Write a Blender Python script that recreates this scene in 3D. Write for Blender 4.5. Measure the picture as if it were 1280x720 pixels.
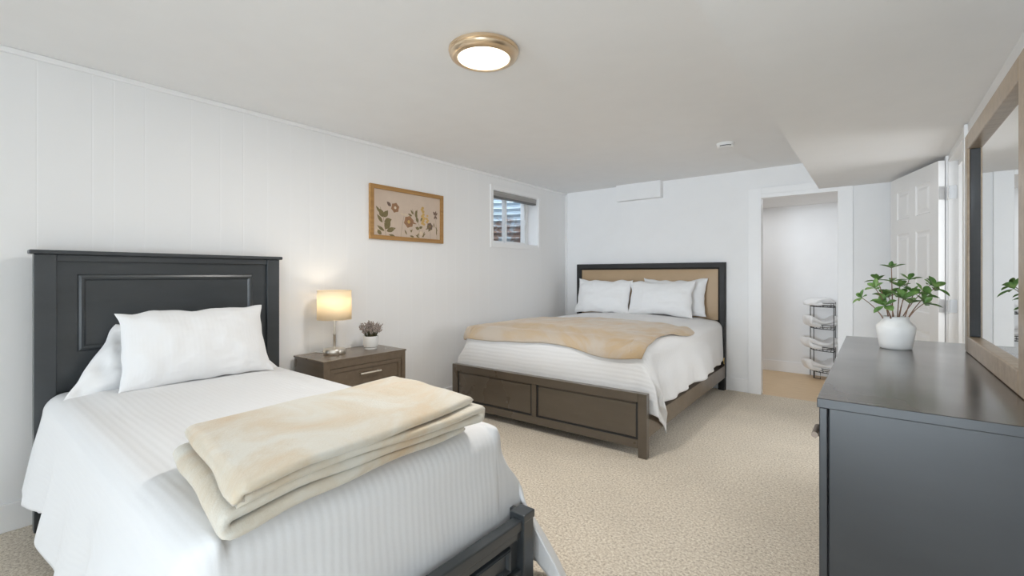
import bpy, bmesh, math, random
from mathutils import Vector, Matrix, noise

for o in list(bpy.data.objects):
    bpy.data.objects.remove(o)
S = bpy.context.scene
COL = S.collection
R = math.radians
PI = math.pi

# ------------------------------------------------------------------ camera
cam = bpy.data.cameras.new('camera')
cam.sensor_width = 36.0
cam.lens = 572.1 / 1280 * 36
cam.shift_y = (343.4 - 360) / 1280
cam.clip_start = 0.02
camo = bpy.data.objects.new('camera', cam)
COL.objects.link(camo)
camo.location = (3.2296, 0.0, 1.2192)
camo.rotation_euler = (R(90), 0, 0.671)
S.camera = camo

# ------------------------------------------------------------------ world, lights, exposure
S.view_settings.view_transform = 'Standard'
S.view_settings.look = 'None'
S.view_settings.gamma = 1.0
S.view_settings.use_curve_mapping = False
S.view_settings.exposure = 0.04
S.cycles.max_bounces = 16
S.cycles.diffuse_bounces = 10

W = bpy.data.worlds.new('sky')
S.world = W
W.use_nodes = True
bg = W.node_tree.nodes['Background']
bg.inputs[0].default_value = (0.80, 0.90, 1.0, 1)
bg.inputs[1].default_value = 4.0


def area(name, loc, rot, sx, sy, power, color=(1, 1, 1), spread=180):
    l = bpy.data.lights.new(name, 'AREA')
    l.shape = 'RECTANGLE'
    l.size, l.size_y = sx, sy
    l.energy = power
    l.color = color
    l.spread = R(spread)
    o = bpy.data.objects.new(name, l)
    COL.objects.link(o)
    o.location = loc
    o.rotation_euler = rot
    return o


# added fill lamps behind the camera and in the closet; hall ceiling lamp
area('rear_fill', (1.8, -13.6, 1.25), (R(90), 0, 0), 3.4, 2.2, 235, (0.77, 0.885, 1.0), 100)  # added soft fill, unseen far behind the camera
area('rear_upward_fill', (3.30, -1.00, 0.75), (R(140), 0, R(14)), 0.9, 0.9, 25, (0.76, 0.89, 1.0))  # added fill aimed upward to lift the ceiling and soffit
area('hall_ceiling_light', (2.2, 5.95, 2.06), (0, 0, 0), 0.7, 0.5, 5.0, (0.92, 0.96, 1.0))
area('closet_fill', (4.74, 4.15, 1.15), (R(74), 0, R(90)), 0.9, 1.6, 23, (0.95, 0.98, 1.0), 130)  # added panel spilling through the doorway to brighten the queen bed's side

# ------------------------------------------------------------------ materials
MATS = {}


def srgb(r, g, b):
    f = lambda c: (c / 255 / 12.92) if c / 255 <= 0.04045 else ((c / 255 + 0.055) / 1.055) ** 2.4
    return (f(r), f(g), f(b), 1)


class NT:
    def __init__(s, name):
        s.m = bpy.data.materials.new(name)
        s.m.use_nodes = True
        s.t = s.m.node_tree
        s.b = s.t.nodes['Principled BSDF']
        s.out = s.t.nodes['Material Output']
        MATS[name] = s.m

    def n(s, kind, **kw):
        nd = s.t.nodes.new('ShaderNode' + kind)
        for k, v in kw.items():
            if k in nd.inputs:
                nd.inputs[k].default_value = v
            else:
                setattr(nd, k, v)
        return nd

    def l(s, a, b):
        s.t.links.new(a, b)

    def math(s, op, a, b=None):
        nd = s.n('Math', operation=op)
        for i, v in enumerate((a, b)):
            if v is None:
                continue
            if isinstance(v, (int, float)):
                nd.inputs[i].default_value = v
            else:
                s.l(v, nd.inputs[i])
        return nd.outputs[0]

    def coord(s, kind='Object'):
        return s.n('TexCoord').outputs[kind]

    def noise(s, scale, detail=4, rough=0.55, vec=None, stretch=None):
        nd = s.n('TexNoise', Scale=scale, Detail=detail, Roughness=rough)
        v = vec if vec is not None else s.coord()
        if stretch:
            mp = s.n('Mapping')
            mp.inputs['Scale'].default_value = stretch
            s.l(v, mp.inputs[0])
            v = mp.outputs[0]
        s.l(v, nd.inputs['Vector'])
        return nd.outputs[0]

    def ramp(s, fac, stops):
        nd = s.n('ValToRGB')
        el = nd.color_ramp.elements
        while len(el) < len(stops):
            el.new(0.5)
        for e, (p, c) in zip(el, stops):
            e.position = p
            e.color = c
        s.l(fac, nd.inputs[0])
        return nd.outputs[0]

    def bump(s, h, strength=0.3, dist=0.01, chain=None):
        nd = s.n('Bump', Strength=strength, Distance=dist)
        s.l(h, nd.inputs['Height'])
        if chain is not None:
            s.l(chain, nd.inputs['Normal'])
        s.l(nd.outputs[0], s.b.inputs['Normal'])
        return nd.outputs[0]

    def set(s, **kw):
        for k, v in kw.items():
            s.b.inputs[k.replace('_', ' ')].default_value = v


def simple(name, col, rough=0.5, metal=0.0, spec=0.5, var=0.04, vscale=6):
    m = NT(name)
    c = m.noise(vscale, 3)
    lo = tuple(max(0, x * (1 - var)) for x in col[:3]) + (1,)
    hi = tuple(min(1, x * (1 + var)) for x in col[:3]) + (1,)
    m.l(m.ramp(c, [(0.3, lo), (0.7, hi)]), m.b.inputs['Base Color'])
    m.set(Roughness=rough, Metallic=metal)
    m.b.inputs['Specular IOR Level'].default_value = spec
    return m


WALLC = (0.87, 0.87, 0.872, 1)
m = simple('wall_paint', WALLC, 0.75, spec=0.25, var=0.01)
m.bump(m.noise(180, 2), 0.05, 0.002)
m = simple('ceiling_paint', (0.86, 0.86, 0.862, 1), 0.85, spec=0.2, var=0.01)
m.bump(m.noise(120, 2), 0.08, 0.002)
simple('trim_paint', (0.89, 0.89, 0.892, 1), 0.42, spec=0.4, var=0.01)

# vertical grooved panelling of the left wall (grooves at uneven spacing)
m = NT('panel_paint')
sep = m.n('SeparateXYZ')
m.l(m.coord(), sep.inputs[0])
vor = m.n('TexVoronoi', voronoi_dimensions='1D', feature='DISTANCE_TO_EDGE')
vor.inputs['Scale'].default_value = 6.5
m.l(sep.outputs['Y'], vor.inputs['W'])
g = m.ramp(vor.outputs['Distance'], [(0.0, (0, 0, 0, 1)), (0.03, (1, 1, 1, 1))])
m.l(m.ramp(g, [(0.0, (0.90, 0.90, 0.902, 1)), (1.0, WALLC)]), m.b.inputs['Base Color'])
m.set(Roughness=0.6)
m.b.inputs['Specular IOR Level'].default_value = 0.3
m.bump(g, 0.25, 0.003)

# carpet
m = NT('carpet')
n1 = m.noise(85, 4, 0.85)
n2 = m.noise(2.2, 3)
c1 = m.ramp(n1, [(0.30, srgb(140, 124, 104)), (0.5, srgb(226, 213, 194)), (0.66, srgb(254, 248, 234))])
c2 = m.ramp(n2, [(0.3, (0.90, 0.90, 0.90, 1)), (0.7, (1, 1, 1, 1))])
mx = m.n('MixRGB', blend_type='MULTIPLY')
mx.inputs[0].default_value = 1
m.l(c1, mx.inputs[1])
m.l(c2, mx.inputs[2])
m.l(mx.outputs[0], m.b.inputs['Base Color'])
m.set(Roughness=0.95)
m.b.inputs['Specular IOR Level'].default_value = 0.1
m.b.inputs['Sheen Weight'].default_value = 0.15
m.bump(n1, 0.28, 0.006)

# pale wood floor of the hall
m = NT('hall_wood')
n1 = m.noise(6, 4, stretch=(1, 8, 1))
m.l(m.ramp(n1, [(0.3, srgb(214, 186, 150)), (0.7, srgb(228, 202, 166))]), m.b.inputs['Base Color'])
m.set(Roughness=0.5)


def wood(name, lo, hi, rough=0.32, coat=0.25, stretch=(1, 12, 12), scale=3):
    m = NT(name)
    n1 = m.noise(scale, 6, 0.6, stretch=stretch)
    m.l(m.ramp(n1, [(0.3, lo), (0.75, hi)]), m.b.inputs['Base Color'])
    n2 = m.noise(2.0, 4)
    m.l(m.ramp(n2, [(0.3, (rough - 0.06,) * 3 + (1,)), (0.7, (rough + 0.10,) * 3 + (1,))]), m.b.inputs['Roughness'])
    m.b.inputs['Coat Weight'].default_value = coat
    m.b.inputs['Coat Roughness'].default_value = 0.22
    m.bump(n1, 0.04, 0.002)
    return m


wood('charcoal_wood', srgb(50, 54, 57), srgb(60, 64, 67), 0.30, 0.35, (4, 1, 4), 2)
wood('espresso_wood', srgb(86, 77, 66), srgb(98, 88, 76), 0.28, 0.35, (1, 4, 4), 2)
wood('night_wood', srgb(98, 84, 68), srgb(112, 97, 80))
wood('black_wood', srgb(22, 20, 19), srgb(30, 28, 26), 0.5, 0.0)
wood('dresser_wood', srgb(40, 42, 44), srgb(48, 50, 52), 0.34, 0.25, (1, 4, 4), 1.6)
wood('dresser_top_reflecting', srgb(54, 45, 36), srgb(60, 50, 40), 0.20, 0.6, (4, 1, 4))  # same wood as the body, with reflected brown put into its colour
wood('mirror_wood', srgb(142, 124, 102), srgb(168, 148, 124), 0.35, 0.2)
wood('frame_wood', srgb(150, 110, 58), srgb(182, 138, 80), 0.45, 0.1, (12, 1, 12))

# bed linen with ridges running along U (freq in ridges per metre of cloth)


def linen(name, axis, period, strength, col=(0.86, 0.86, 0.865)):
    m = NT(name)
    uv = m.n('UVMap')
    uv.uv_map = 'UVMap'
    sp = m.n('SeparateXYZ')
    m.l(uv.outputs[0], sp.inputs[0])
    wob = m.noise(5, 3, vec=uv.outputs[0])
    ph = m.math('MULTIPLY', sp.outputs[axis], 2 * PI / period)
    ph = m.math('ADD', ph, m.math('MULTIPLY', wob, 2.0))
    s = m.math('SINE', ph)
    n2 = m.noise(70, 3, vec=uv.outputs[0])
    h = m.math('ADD', s, m.math('MULTIPLY', n2, 1.8))
    m.bump(h, strength, 0.003)
    m.b.inputs['Base Color'].default_value = col + (1,)
    m.set(Roughness=0.85)
    m.b.inputs['Specular IOR Level'].default_value = 0.2
    m.b.inputs['Sheen Weight'].default_value = 0.1
    return m


linen('coverlet_lengthwise', 0, 0.024, 0.085, (0.77, 0.77, 0.773))
linen('coverlet_crosswise', 1, 0.030, 0.17, (0.82, 0.82, 0.823))
linen('sham_linen', 0, 0.016, 0.07, (0.82, 0.82, 0.823))
m = simple('plain_linen', (0.82, 0.82, 0.823, 1), 0.85, spec=0.2, var=0.01)
m.bump(m.noise(30, 3), 0.1, 0.004)
m = simple('mattress_cloth', (0.80, 0.80, 0.80, 1), 0.9, spec=0.1)


def plush(name, stops, scale, stretch=(1, 1, 1)):
    m = NT(name)
    n1 = m.noise(scale, 5, 0.62, stretch=stretch)
    n1.node.inputs['Distortion'].default_value = 1.2
    m.l(m.ramp(n1, stops), m.b.inputs['Base Color'])  # random patches mix cloth tone with nap sheen put into the colour
    m.set(Roughness=0.9)
    m.b.inputs['Specular IOR Level'].default_value = 0.15
    m.b.inputs['Sheen Weight'].default_value = 0.45
    m.b.inputs['Sheen Roughness'].default_value = 0.4
    m.bump(m.noise(140, 3), 0.35, 0.004, m.bump(m.noise(14, 4), 0.35, 0.010))
    return m


plush('greige_plush', [(0.30, srgb(204, 182, 152)), (0.46, srgb(206, 194, 174)), (0.62, srgb(212, 208, 197))], 3.2)
plush('tan_plush', [(0.30, srgb(194, 160, 114)), (0.46, srgb(192, 168, 136)), (0.62, srgb(194, 182, 168))], 1.5)
m = simple('tan_leather', srgb(178, 152, 120), 0.45, spec=0.4, var=0.03)
m.bump(m.noise(90, 3), 0.06, 0.002)

simple('nickel', (0.75, 0.70, 0.62, 1), 0.28, 1.0, var=0.03)
simple('dark_bronze', (0.20, 0.16, 0.13, 1), 0.45, 0.9, var=0.03)
simple('champagne', (0.78, 0.62, 0.44, 1), 0.30, 1.0, var=0.03)
simple('hinge_steel', (0.62, 0.62, 0.62, 1), 0.4, 0.8, var=0.03)
simple('brass', (0.8, 0.58, 0.25, 1), 0.3, 1.0)
simple('black_wire', (0.02, 0.02, 0.02, 1), 0.45)
simple('white_plastic', (0.80, 0.80, 0.79, 1), 0.5, var=0.01)
simple('dark_slot', (0.02, 0.02, 0.02, 1), 0.6)
simple('vinyl', (0.86, 0.86, 0.86, 1), 0.35, var=0.01)
simple('blind_fabric', srgb(172, 170, 168), 0.8)
simple('blind_rail', srgb(112, 111, 110), 0.5)
m = simple('ceramic', (0.82, 0.82, 0.81, 1), 0.55, var=0.02)
m.bump(m.noise(60, 3), 0.08, 0.003)
simple('clear_foot', (0.70, 0.70, 0.69, 1), 0.25)
simple('soil', (0.06, 0.045, 0.03, 1), 0.95)
simple('stem_brown', srgb(128, 98, 78), 0.7)
simple('stem_green', srgb(104, 100, 74), 0.7)
m = NT('leaf_green')
m.l(m.ramp(m.noise(30, 3), [(0.3, srgb(66, 104, 52)), (0.55, srgb(102, 138, 72)), (0.75, srgb(148, 168, 104))]), m.b.inputs['Base Color'])
m.set(Roughness=0.45)
m = NT('dried_lilac')
m.l(m.ramp(m.noise(60, 3), [(0.3, srgb(142, 130, 122)), (0.6, srgb(172, 160, 154)), (0.8, srgb(200, 190, 178))]), m.b.inputs['Base Color'])
m.set(Roughness=0.9)
m = NT('towel_terry')
m.b.inputs['Base Color'].default_value = (0.87, 0.87, 0.87, 1)
m.set(Roughness=0.95)
m.bump(m.noise(120, 3), 0.5, 0.006)
m = NT('mirror_glass')
m.b.inputs['Base Color'].default_value = (0.92, 0.93, 0.93, 1)
m.set(Roughness=0.01, Metallic=1.0)
m = NT('window_glass')
tr = m.n('BsdfTransparent')
gl = m.n('BsdfGlossy', Roughness=0.02)
mixs = m.n('MixShader')
mixs.inputs[0].default_value = 0.06
m.l(tr.outputs[0], mixs.inputs[1])
m.l(gl.outputs[0], mixs.inputs[2])
m.l(mixs.outputs[0], m.out.inputs[0])
m = NT('galvanized')
m.l(m.ramp(m.noise(2.6, 4, 0.6, stretch=(1, 2.2, 0.8)), [(0.50, srgb(190, 204, 214)), (0.60, srgb(140, 112, 98))]), m.b.inputs['Base Color'])
m.set(Roughness=0.4, Metallic=0.55)
m = simple('gravel', srgb(130, 118, 104), 0.95, var=0.4, vscale=60)
m.bump(m.noise(50, 4), 0.9, 0.02)

# lit lamp diffuser and shade
m = NT('lit_diffuser')
m.b.inputs['Base Color'].default_value = (0.9, 0.88, 0.8, 1)
m.b.inputs['Emission Color'].default_value = (1.0, 0.90, 0.72, 1)
m.b.inputs['Emission Strength'].default_value = 3.0
m = NT('lamp_shade_cloth')
df = m.n('BsdfDiffuse')
df.inputs[0].default_value = (0.90, 0.84, 0.72, 1)
tl = m.n('BsdfTranslucent')
tl.inputs[0].default_value = (0.97, 0.86, 0.66, 1)
mixs = m.n('MixShader')
mixs.inputs[0].default_value = 0.5
m.l(df.outputs[0], mixs.inputs[1])
m.l(tl.outputs[0], mixs.inputs[2])
m.l(mixs.outputs[0], m.out.inputs[0])

# print inks
m = simple('print_paper', srgb(204, 185, 168), 0.7, var=0.03, vscale=12)
simple('ink_olive', srgb(120, 108, 72), 0.7, var=0.15, vscale=30)
simple('ink_rust', srgb(150, 112, 82), 0.7, var=0.15, vscale=40)
simple('ink_ochre', srgb(200, 164, 100), 0.7, var=0.1, vscale=30)
simple('ink_brown', srgb(116, 94, 82), 0.7, var=0.15, vscale=30)
simple('ink_cream', srgb(214, 196, 172), 0.7, var=0.05)

# ------------------------------------------------------------------ mesh helpers


def bmn():
    return bmesh.new()


def box(bm, x0, x1, y0, y1, z0, z1, bev=0.0, seg=2, mat=None):
    vs = [bm.verts.new((x, y, z)) for x in (x0, x1) for y in (y0, y1) for z in (z0, z1)]
    idx = [(0, 1, 3, 2), (4, 6, 7, 5), (0, 4, 5, 1), (2, 3, 7, 6), (0, 2, 6, 4), (1, 5, 7, 3)]
    fs = [bm.faces.new([vs[i] for i in f]) for f in idx]
    bmesh.ops.recalc_face_normals(bm, faces=fs)
    if bev > 0:
        es = list({e for f in fs for e in f.edges})
        r = bmesh.ops.bevel(bm, geom=es, offset=bev, segments=seg, affect='EDGES', profile=0.5)
    if mat is not None:
        allv = {v for f in bm.faces if f.is_valid for v in f.verts} if bev > 0 else set(vs)
        for v in allv:
            v.co = mat @ v.co
    return bm


def lathe(bm, prof, cx=0, cy=0, seg=40, cap0=True, cap1=True):
    rings = []
    for r, z in prof:
        rings.append([bm.verts.new((cx + r * math.cos(2 * PI * i / seg), cy + r * math.sin(2 * PI * i / seg), z)) for i in range(seg)])
    for a, b in zip(rings, rings[1:]):
        for i in range(seg):
            j = (i + 1) % seg
            bm.faces.new((a[i], a[j], b[j], b[i]))
    if cap0:
        bm.faces.new(list(reversed(rings[0])))
    if cap1:
        bm.faces.new(rings[-1])
    return bm


def tube(bm, pts, r, seg=8, closed=False):
    pts = [Vector(p) for p in pts]
    n = len(pts)
    rad = r if isinstance(r, (list, tuple)) else [r] * n
    rings = []
    up = Vector((0, 0, 1))
    for i, p in enumerate(pts):
        if closed:
            t = pts[(i + 1) % n] - pts[i - 1]
        else:
            t = pts[min(i + 1, n - 1)] - pts[max(i - 1, 0)]
        t.normalize()
        ref = up if abs(t.dot(up)) < 0.95 else Vector((1, 0, 0))
        a = t.cross(ref).normalized()
        b = t.cross(a).normalized()
        rings.append([bm.verts.new(p + (a * math.cos(2 * PI * k / seg) + b * math.sin(2 * PI * k / seg)) * rad[i]) for k in range(seg)])
    rng = range(n) if closed else range(n - 1)
    for i in rng:
        A, B = rings[i], rings[(i + 1) % n]
        for k in range(seg):
            j = (k + 1) % seg
            bm.faces.new((A[k], A[j], B[j], B[k]))
    if not closed:
        bm.faces.new(list(reversed(rings[0])))
        bm.faces.new(rings[-1])
    return bm


def obj(name, bm, mat, parent=None, smooth=False, xf=None, label=None, recalc=True):
    """Link a bmesh (in world coordinates) as one mesh object; children are stored relative to their thing's base."""
    if xf is not None:
        bm.transform(xf)
    if recalc:
        bmesh.ops.recalc_face_normals(bm, faces=bm.faces[:])
    base = Vector((0, 0, 0))
    if parent is not None:
        base = Vector(parent['base'])
        bm.transform(Matrix.Translation(-base))
    me = bpy.data.meshes.new(name)
    bm.to_mesh(me)
    bm.free()
    if smooth:
        me.shade_smooth()
        if smooth != True:
            me.set_sharp_from_angle(angle=R(smooth))
    o = bpy.data.objects.new(name, me)
    COL.objects.link(o)
    me.materials.append(MATS[mat])
    if parent is not None:
        o.parent = parent
        o['base'] = tuple(base)
    else:
        o['base'] = (0.0, 0.0, 0.0)
    if label:
        o['label'] = label
    return o


def thing(name, label, cat, loc=(0, 0, 0), group=None):
    o = bpy.data.objects.new(name, None)
    COL.objects.link(o)
    o.location = loc
    o.empty_display_size = 0.1
    o['base'] = tuple(float(c) for c in loc)
    return tag(o, label, cat, group)


def tag(o, label, cat, group=None):
    o['label'] = label
    o['category'] = cat
    if group:
        o['group'] = group
    return o


def struct(name, bm, mat, smooth=False, parent=None, xf=None):
    o = obj(name, bm, mat, parent, smooth, xf)
    if parent is None:
        o['kind'] = 'structure'
    return o


def solidify(o, t, offset=-1.0):
    md = o.modifiers.new('thickness', 'SOLIDIFY')
    md.thickness = t
    md.offset = offset
    return o


def subsurf(o, lv=1):
    md = o.modifiers.new('smooth', 'SUBSURF')
    md.levels = md.render_levels = lv
    return o


def nz(x, y, z=0.0):
    return noise.noise(Vector((x, y, z)))


def sstep(a, b, x):
    t = max(0.0, min(1.0, (x - a) / (b - a)))
    return t * t * (3 - 2 * t)


# ------------------------------------------------------------------ the room
D, H, XR, SOF = 5.227, 2.30, 3.62, 2.035
YB = -14.0  # unseen rear end, stretched far back so the rear fill stays even

struct('floor', box(bmn(), -0.1, 4.9, YB - 0.1, D + 0.02, -0.06, 0.0), 'carpet')
struct('floor_hall', box(bmn(), 0.6, 4.9, D + 0.02, 6.75, -0.06, 0.0), 'hall_wood')
struct('ceiling', box(bmn(), -0.3, 4.9, YB - 0.1, D + 0.1, H, H + 0.1), 'ceiling_paint')
struct('ceiling_hall', box(bmn(), 0.6, 4.9, D + 0.061, 6.75, 2.075, 2.175), 'ceiling_paint')
struct('trim_soffit', box(bmn(), 2.811, XR, YB, D, SOF, H), 'ceiling_paint')

WY0, WY1, WZ0, WZ1 = 3.735, 4.578, 1.562, 2.145      # window opening
WT = 0.26
bm = bmn()
box(bm, -WT, 0, YB - 0.1, WY0, 0, H)
box(bm, -WT, 0, WY1, D + 0.1, 0, H)
box(bm, -WT, 0, WY0, WY1, 0, WZ0)
box(bm, -WT, 0, WY0, WY1, WZ1, H)
struct('wall_left', bm, 'panel_paint')

OX0, OX1, OZ = 2.318, 2.960, 2.0                     # cased opening in the far wall
bm = bmn()
box(bm, 0, OX0, D, D + 0.06, 0, H)
box(bm, OX1, 4.9, D, D + 0.06, 0, H)
box(bm, OX0, OX1, D, D + 0.06, OZ, H)
struct('wall_far', bm, 'wall_paint')

DY0, DY1, DZ = 3.51, 4.285, 2.005                    # doorway in the right wall
bm = bmn()
box(bm, XR, XR + 0.12, YB - 0.1, DY0, 0, H)
box(bm, XR, XR + 0.12, DY1, D, 0, H)
box(bm, XR, XR + 0.12, DY0, DY1, DZ, H)
struct('wall_right', bm, 'wall_paint')
struct('wall_near', box(bmn(), 0, 4.9, YB - 0.1, YB, 0, H), 'wall_paint')

# hall beyond the opening, closet beyond the right doorway
struct('wall_hall_back', box(bmn(), 0.6, 4.9, 6.63, 6.73, 0, 2.075), 'wall_paint')
struct('wall_hall_right', box(bmn(), 2.972, 3.072, D + 0.06, 6.63, 0, 2.075), 'wall_paint')
struct('wall_hall_left', box(bmn(), 0.6, 0.7, D + 0.06, 6.63, 0, 2.075), 'wall_paint')
struct('wall_closet_back', box(bmn(), 4.8, 4.9, YB, D, 0, H), 'wall_paint')

BB = 0.135


def baseboard(name, x0, x1, y0, y1):
    struct(name, box(bmn(), x0, x1, y0, y1, 0, BB, 0.004, 2), 'trim_paint')


baseboard('baseboard_left', 0, 0.013, YB, D)
baseboard('baseboard_far', 0.013, 2.202, D - 0.013, D)
baseboard('baseboard_far_right', 3.064, XR, D - 0.013, D)
baseboard('baseboard_hall', 0.7, 2.972, 6.617, 6.63)
baseboard('baseboard_right', XR - 0.013, XR, YB, DY0 - 0.07)

# casing of the far opening
bm = bmn()
box(bm, OX0 - 0.115, OX0 + 0.004, D - 0.018, D, 0, OZ + 0.10, 0.003)
box(bm, OX1 - 0.004, OX1 + 0.110, D - 0.018, D, 0, SOF, 0.003)
box(bm, OX0 + 0.004, OX1 - 0.004, D - 0.018, D, OZ - 0.004, SOF, 0.003)
box(bm, OX0 + 0.004, 2.809, D - 0.018, D, SOF, OZ + 0.10, 0.003)
box(bm, OX0 - 0.012, OX0 + 0.004, D, D + 0.072, 0, OZ, 0.002)
box(bm, OX1 - 0.004, OX1 + 0.012, D, D + 0.072, 0, OZ, 0.002)
box(bm, OX0 + 0.004, OX1 - 0.004, D, D + 0.072, OZ - 0.004, OZ + 0.012, 0.002)
struct('trim_1', bm, 'trim_paint')
# jamb and stop of the right doorway
bm = bmn()
box(bm, XR - 0.004, XR + 0.124, DY1 - 0.018, DY1 + 0.002, 0, DZ, 0.002)
box(bm, XR - 0.004, XR + 0.124, DY0 - 0.002, DY0 + 0.018, 0, DZ, 0.002)
box(bm, XR - 0.004, XR + 0.124, DY0 + 0.018, DY1 - 0.018, DZ - 0.02, DZ, 0.002)
box(bm, XR + 0.045, XR + 0.085, DY1 - 0.030, DY1 - 0.018, 0, DZ - 0.02, 0.002)
box(bm, XR + 0.045, XR + 0.085, DY0 + 0.018, DY1 - 0.018, DZ - 0.055, DZ - 0.02, 0.002)
box(bm, XR - 0.016, XR, DY1 - 0.006, DY1 + 0.06, 0, 2.03, 0.003)
box(bm, XR - 0.016, XR, DY0 - 0.06, DY0 + 0.006, 0, 2.03, 0.003)
struct('trim_2', bm, 'trim_paint')
# slim crown strip under the ceiling along the left wall
bm = bmn()
box(bm, 0, 0.016, YB, D, H - 0.028, H, 0.005)
struct('trim_3', bm, 'trim_paint')
# boxed-in bulkhead on the far wall, tight under the ceiling
struct('trim_bulkhead', box(bmn(), 0.76, 1.31, D - 0.085, D, 2.108, H, 0.003, 1), 'wall_paint')
# groove trim in the wall corner
struct('trim_corner', box(bmn(), 0.0, 0.018, D - 0.018, D, BB, H - 0.03, 0.006), 'trim_paint')

# ------------------------------------------------------------------ window
bm = bmn()
CW = 0.045
box(bm, 0, 0.012, WY0 - CW, WY0, WZ0 - CW, WZ1 + CW, 0.003)
box(bm, 0, 0.012, WY1, WY1 + CW, WZ0 - CW, WZ1 + CW, 0.003)
box(bm, 0, 0.012, WY0, WY1, WZ1, WZ1 + CW, 0.003)
box(bm, 0, 0.012, WY0, WY1, WZ0 - CW, WZ0, 0.003)
# liner of the reveal
box(bm, -WT, 0.002, WY1 - 0.008, WY1 + 0.002, WZ0, WZ1)
box(bm, -WT, 0.002, WY0 - 0.002, WY0 + 0.008, WZ0, WZ1)
box(bm, -WT, 0.002, WY0 + 0.008, WY1 - 0.008, WZ0 - 0.002, WZ0 + 0.012)
box(bm, -WT, 0.002, WY0 + 0.008, WY1 - 0.008, WZ1 - 0.008, WZ1 + 0.002)
win = struct('window_1', bm, 'trim_paint')
a0, a1, b0, b1 = WY0 + 0.008, WY1 - 0.008, WZ0 + 0.012, WZ1 - 0.008
bm = bmn()
fx0, fx1 = -0.25, -0.15
box(bm, fx0, fx1, a0, a0 + 0.020, b0, b1, 0.003)
box(bm, fx0, fx1, a1 - 0.020, a1, b0, b1, 0.003)
box(bm, fx0, fx1, a0 + 0.020, a1 - 0.020, b0, b0 + 0.020, 0.003)
box(bm, fx0, fx1, a0 + 0.020, a1 - 0.020, b1 - 0.020, b1, 0.003)
obj('window_frame', bm, 'vinyl', win)
ym = (a0 + a1) / 2 + 0.02


def sash(y0, y1, x0, x1, lock):
    bm = bmn()
    z0, z1, w = b0 + 0.020, b1 - 0.020, 0.018
    box(bm, x0, x1, y0, y0 + w, z0, z1, 0.003)
    box(bm, x0, x1, y1 - w, y1, z0, z1, 0.003)
    box(bm, x0, x1, y0 + w, y1 - w, z0, z0 + w, 0.003)
    box(bm, x0, x1, y0 + w, y1 - w, z1 - w, z1, 0.003)
    s = obj('sash', bm, 'vinyl', win)
    obj('pane', box(bmn(), (x0 + x1) / 2 - 0.003, (x0 + x1) / 2 + 0.003, y0 + w, y1 - w, z0 + w, z1 - w), 'window_glass', s)
    if lock:
        bm = bmn()
        box(bm, x1, x1 + 0.014, y1 - 0.022, y1 - 0.006, (z0 + z1) / 2 - 0.035, (z0 + z1) / 2 + 0.035, 0.004)
        box(bm, x1 + 0.012, x1 + 0.026, y1 - 0.020, y1 - 0.010, (z0 + z1) / 2 - 0.004, (z0 + z1) / 2 + 0.03, 0.003)
        obj('latch', bm, 'vinyl', s)


sash(a0 + 0.020, ym + 0.009, -0.235, -0.205, False)
sash(ym - 0.009, a1 - 0.020, -0.200, -0.170, True)

# raised cellular blind at the top of the window
bl = thing('window_blind', 'grey cellular blind pulled up tight at the top of the small window', 'blind', (-0.04, (a0 + a1) / 2, WZ1 - 0.01))
obj('head_rail', box(bmn(), -0.075, -0.015, a0 + 0.004, a1 - 0.004, WZ1 - 0.036, WZ1 - 0.009, 0.004), 'blind_fabric', bl)
bm = bmn()
for k in range(4):
    z = WZ1 - 0.037 - k * 0.006
    box(bm, -0.073 + 0.002 * (k % 2), -0.017 - 0.002 * (k % 2), a0 + 0.008, a1 - 0.008, z - 0.006, z, 0.002)
obj('folded_shade', bm, 'blind_fabric', bl)
obj('bottom_rail', box(bmn(), -0.074, -0.016, a0 + 0.008, a1 - 0.008, WZ1 - 0.079, WZ1 - 0.061, 0.004), 'blind_rail', bl, label='darker grey bottom rail')

# corrugated steel window well outside
bm = bmn()
NS, NZ_ = 40, 150
grid = []
for i in range(NS + 1):
    a = PI * i / NS
    row = []
    for k in range(NZ_ + 1):
        z = 1.30 + 1.0 * k / NZ_
        r = 0.58 + 0.016 * math.sin(2 * PI * z / 0.078)
        row.append(bm.verts.new((-WT - 0.02 - r * math.sin(a) * 1.05, 4.16 - r * math.cos(a) * 1.0, z)))
    grid.append(row)
for i in range(NS):
    for k in range(NZ_):
        bm.faces.new((grid[i][k], grid[i + 1][k], grid[i + 1][k + 1], grid[i][k + 1]))
o = struct('trim_window_well', bm, 'galvanized', True)
solidify(o, 0.004, 1.0)
struct('ground_window_well', box(bmn(), -1.1, -WT - 0.001, 3.4, 4.95, 1.2, 1.32), 'gravel')

# ------------------------------------------------------------------ open six-panel door on the right wall
HX, HY = 3.602, 4.268
TIP = Vector((3.335, 4.972, 0))
dv = (TIP - Vector((HX - 0.035, HY, 0))).normalized()
ang = math.atan2(dv.y, dv.x)
DW, DH, DT = 0.755, 1.985, 0.035
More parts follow.
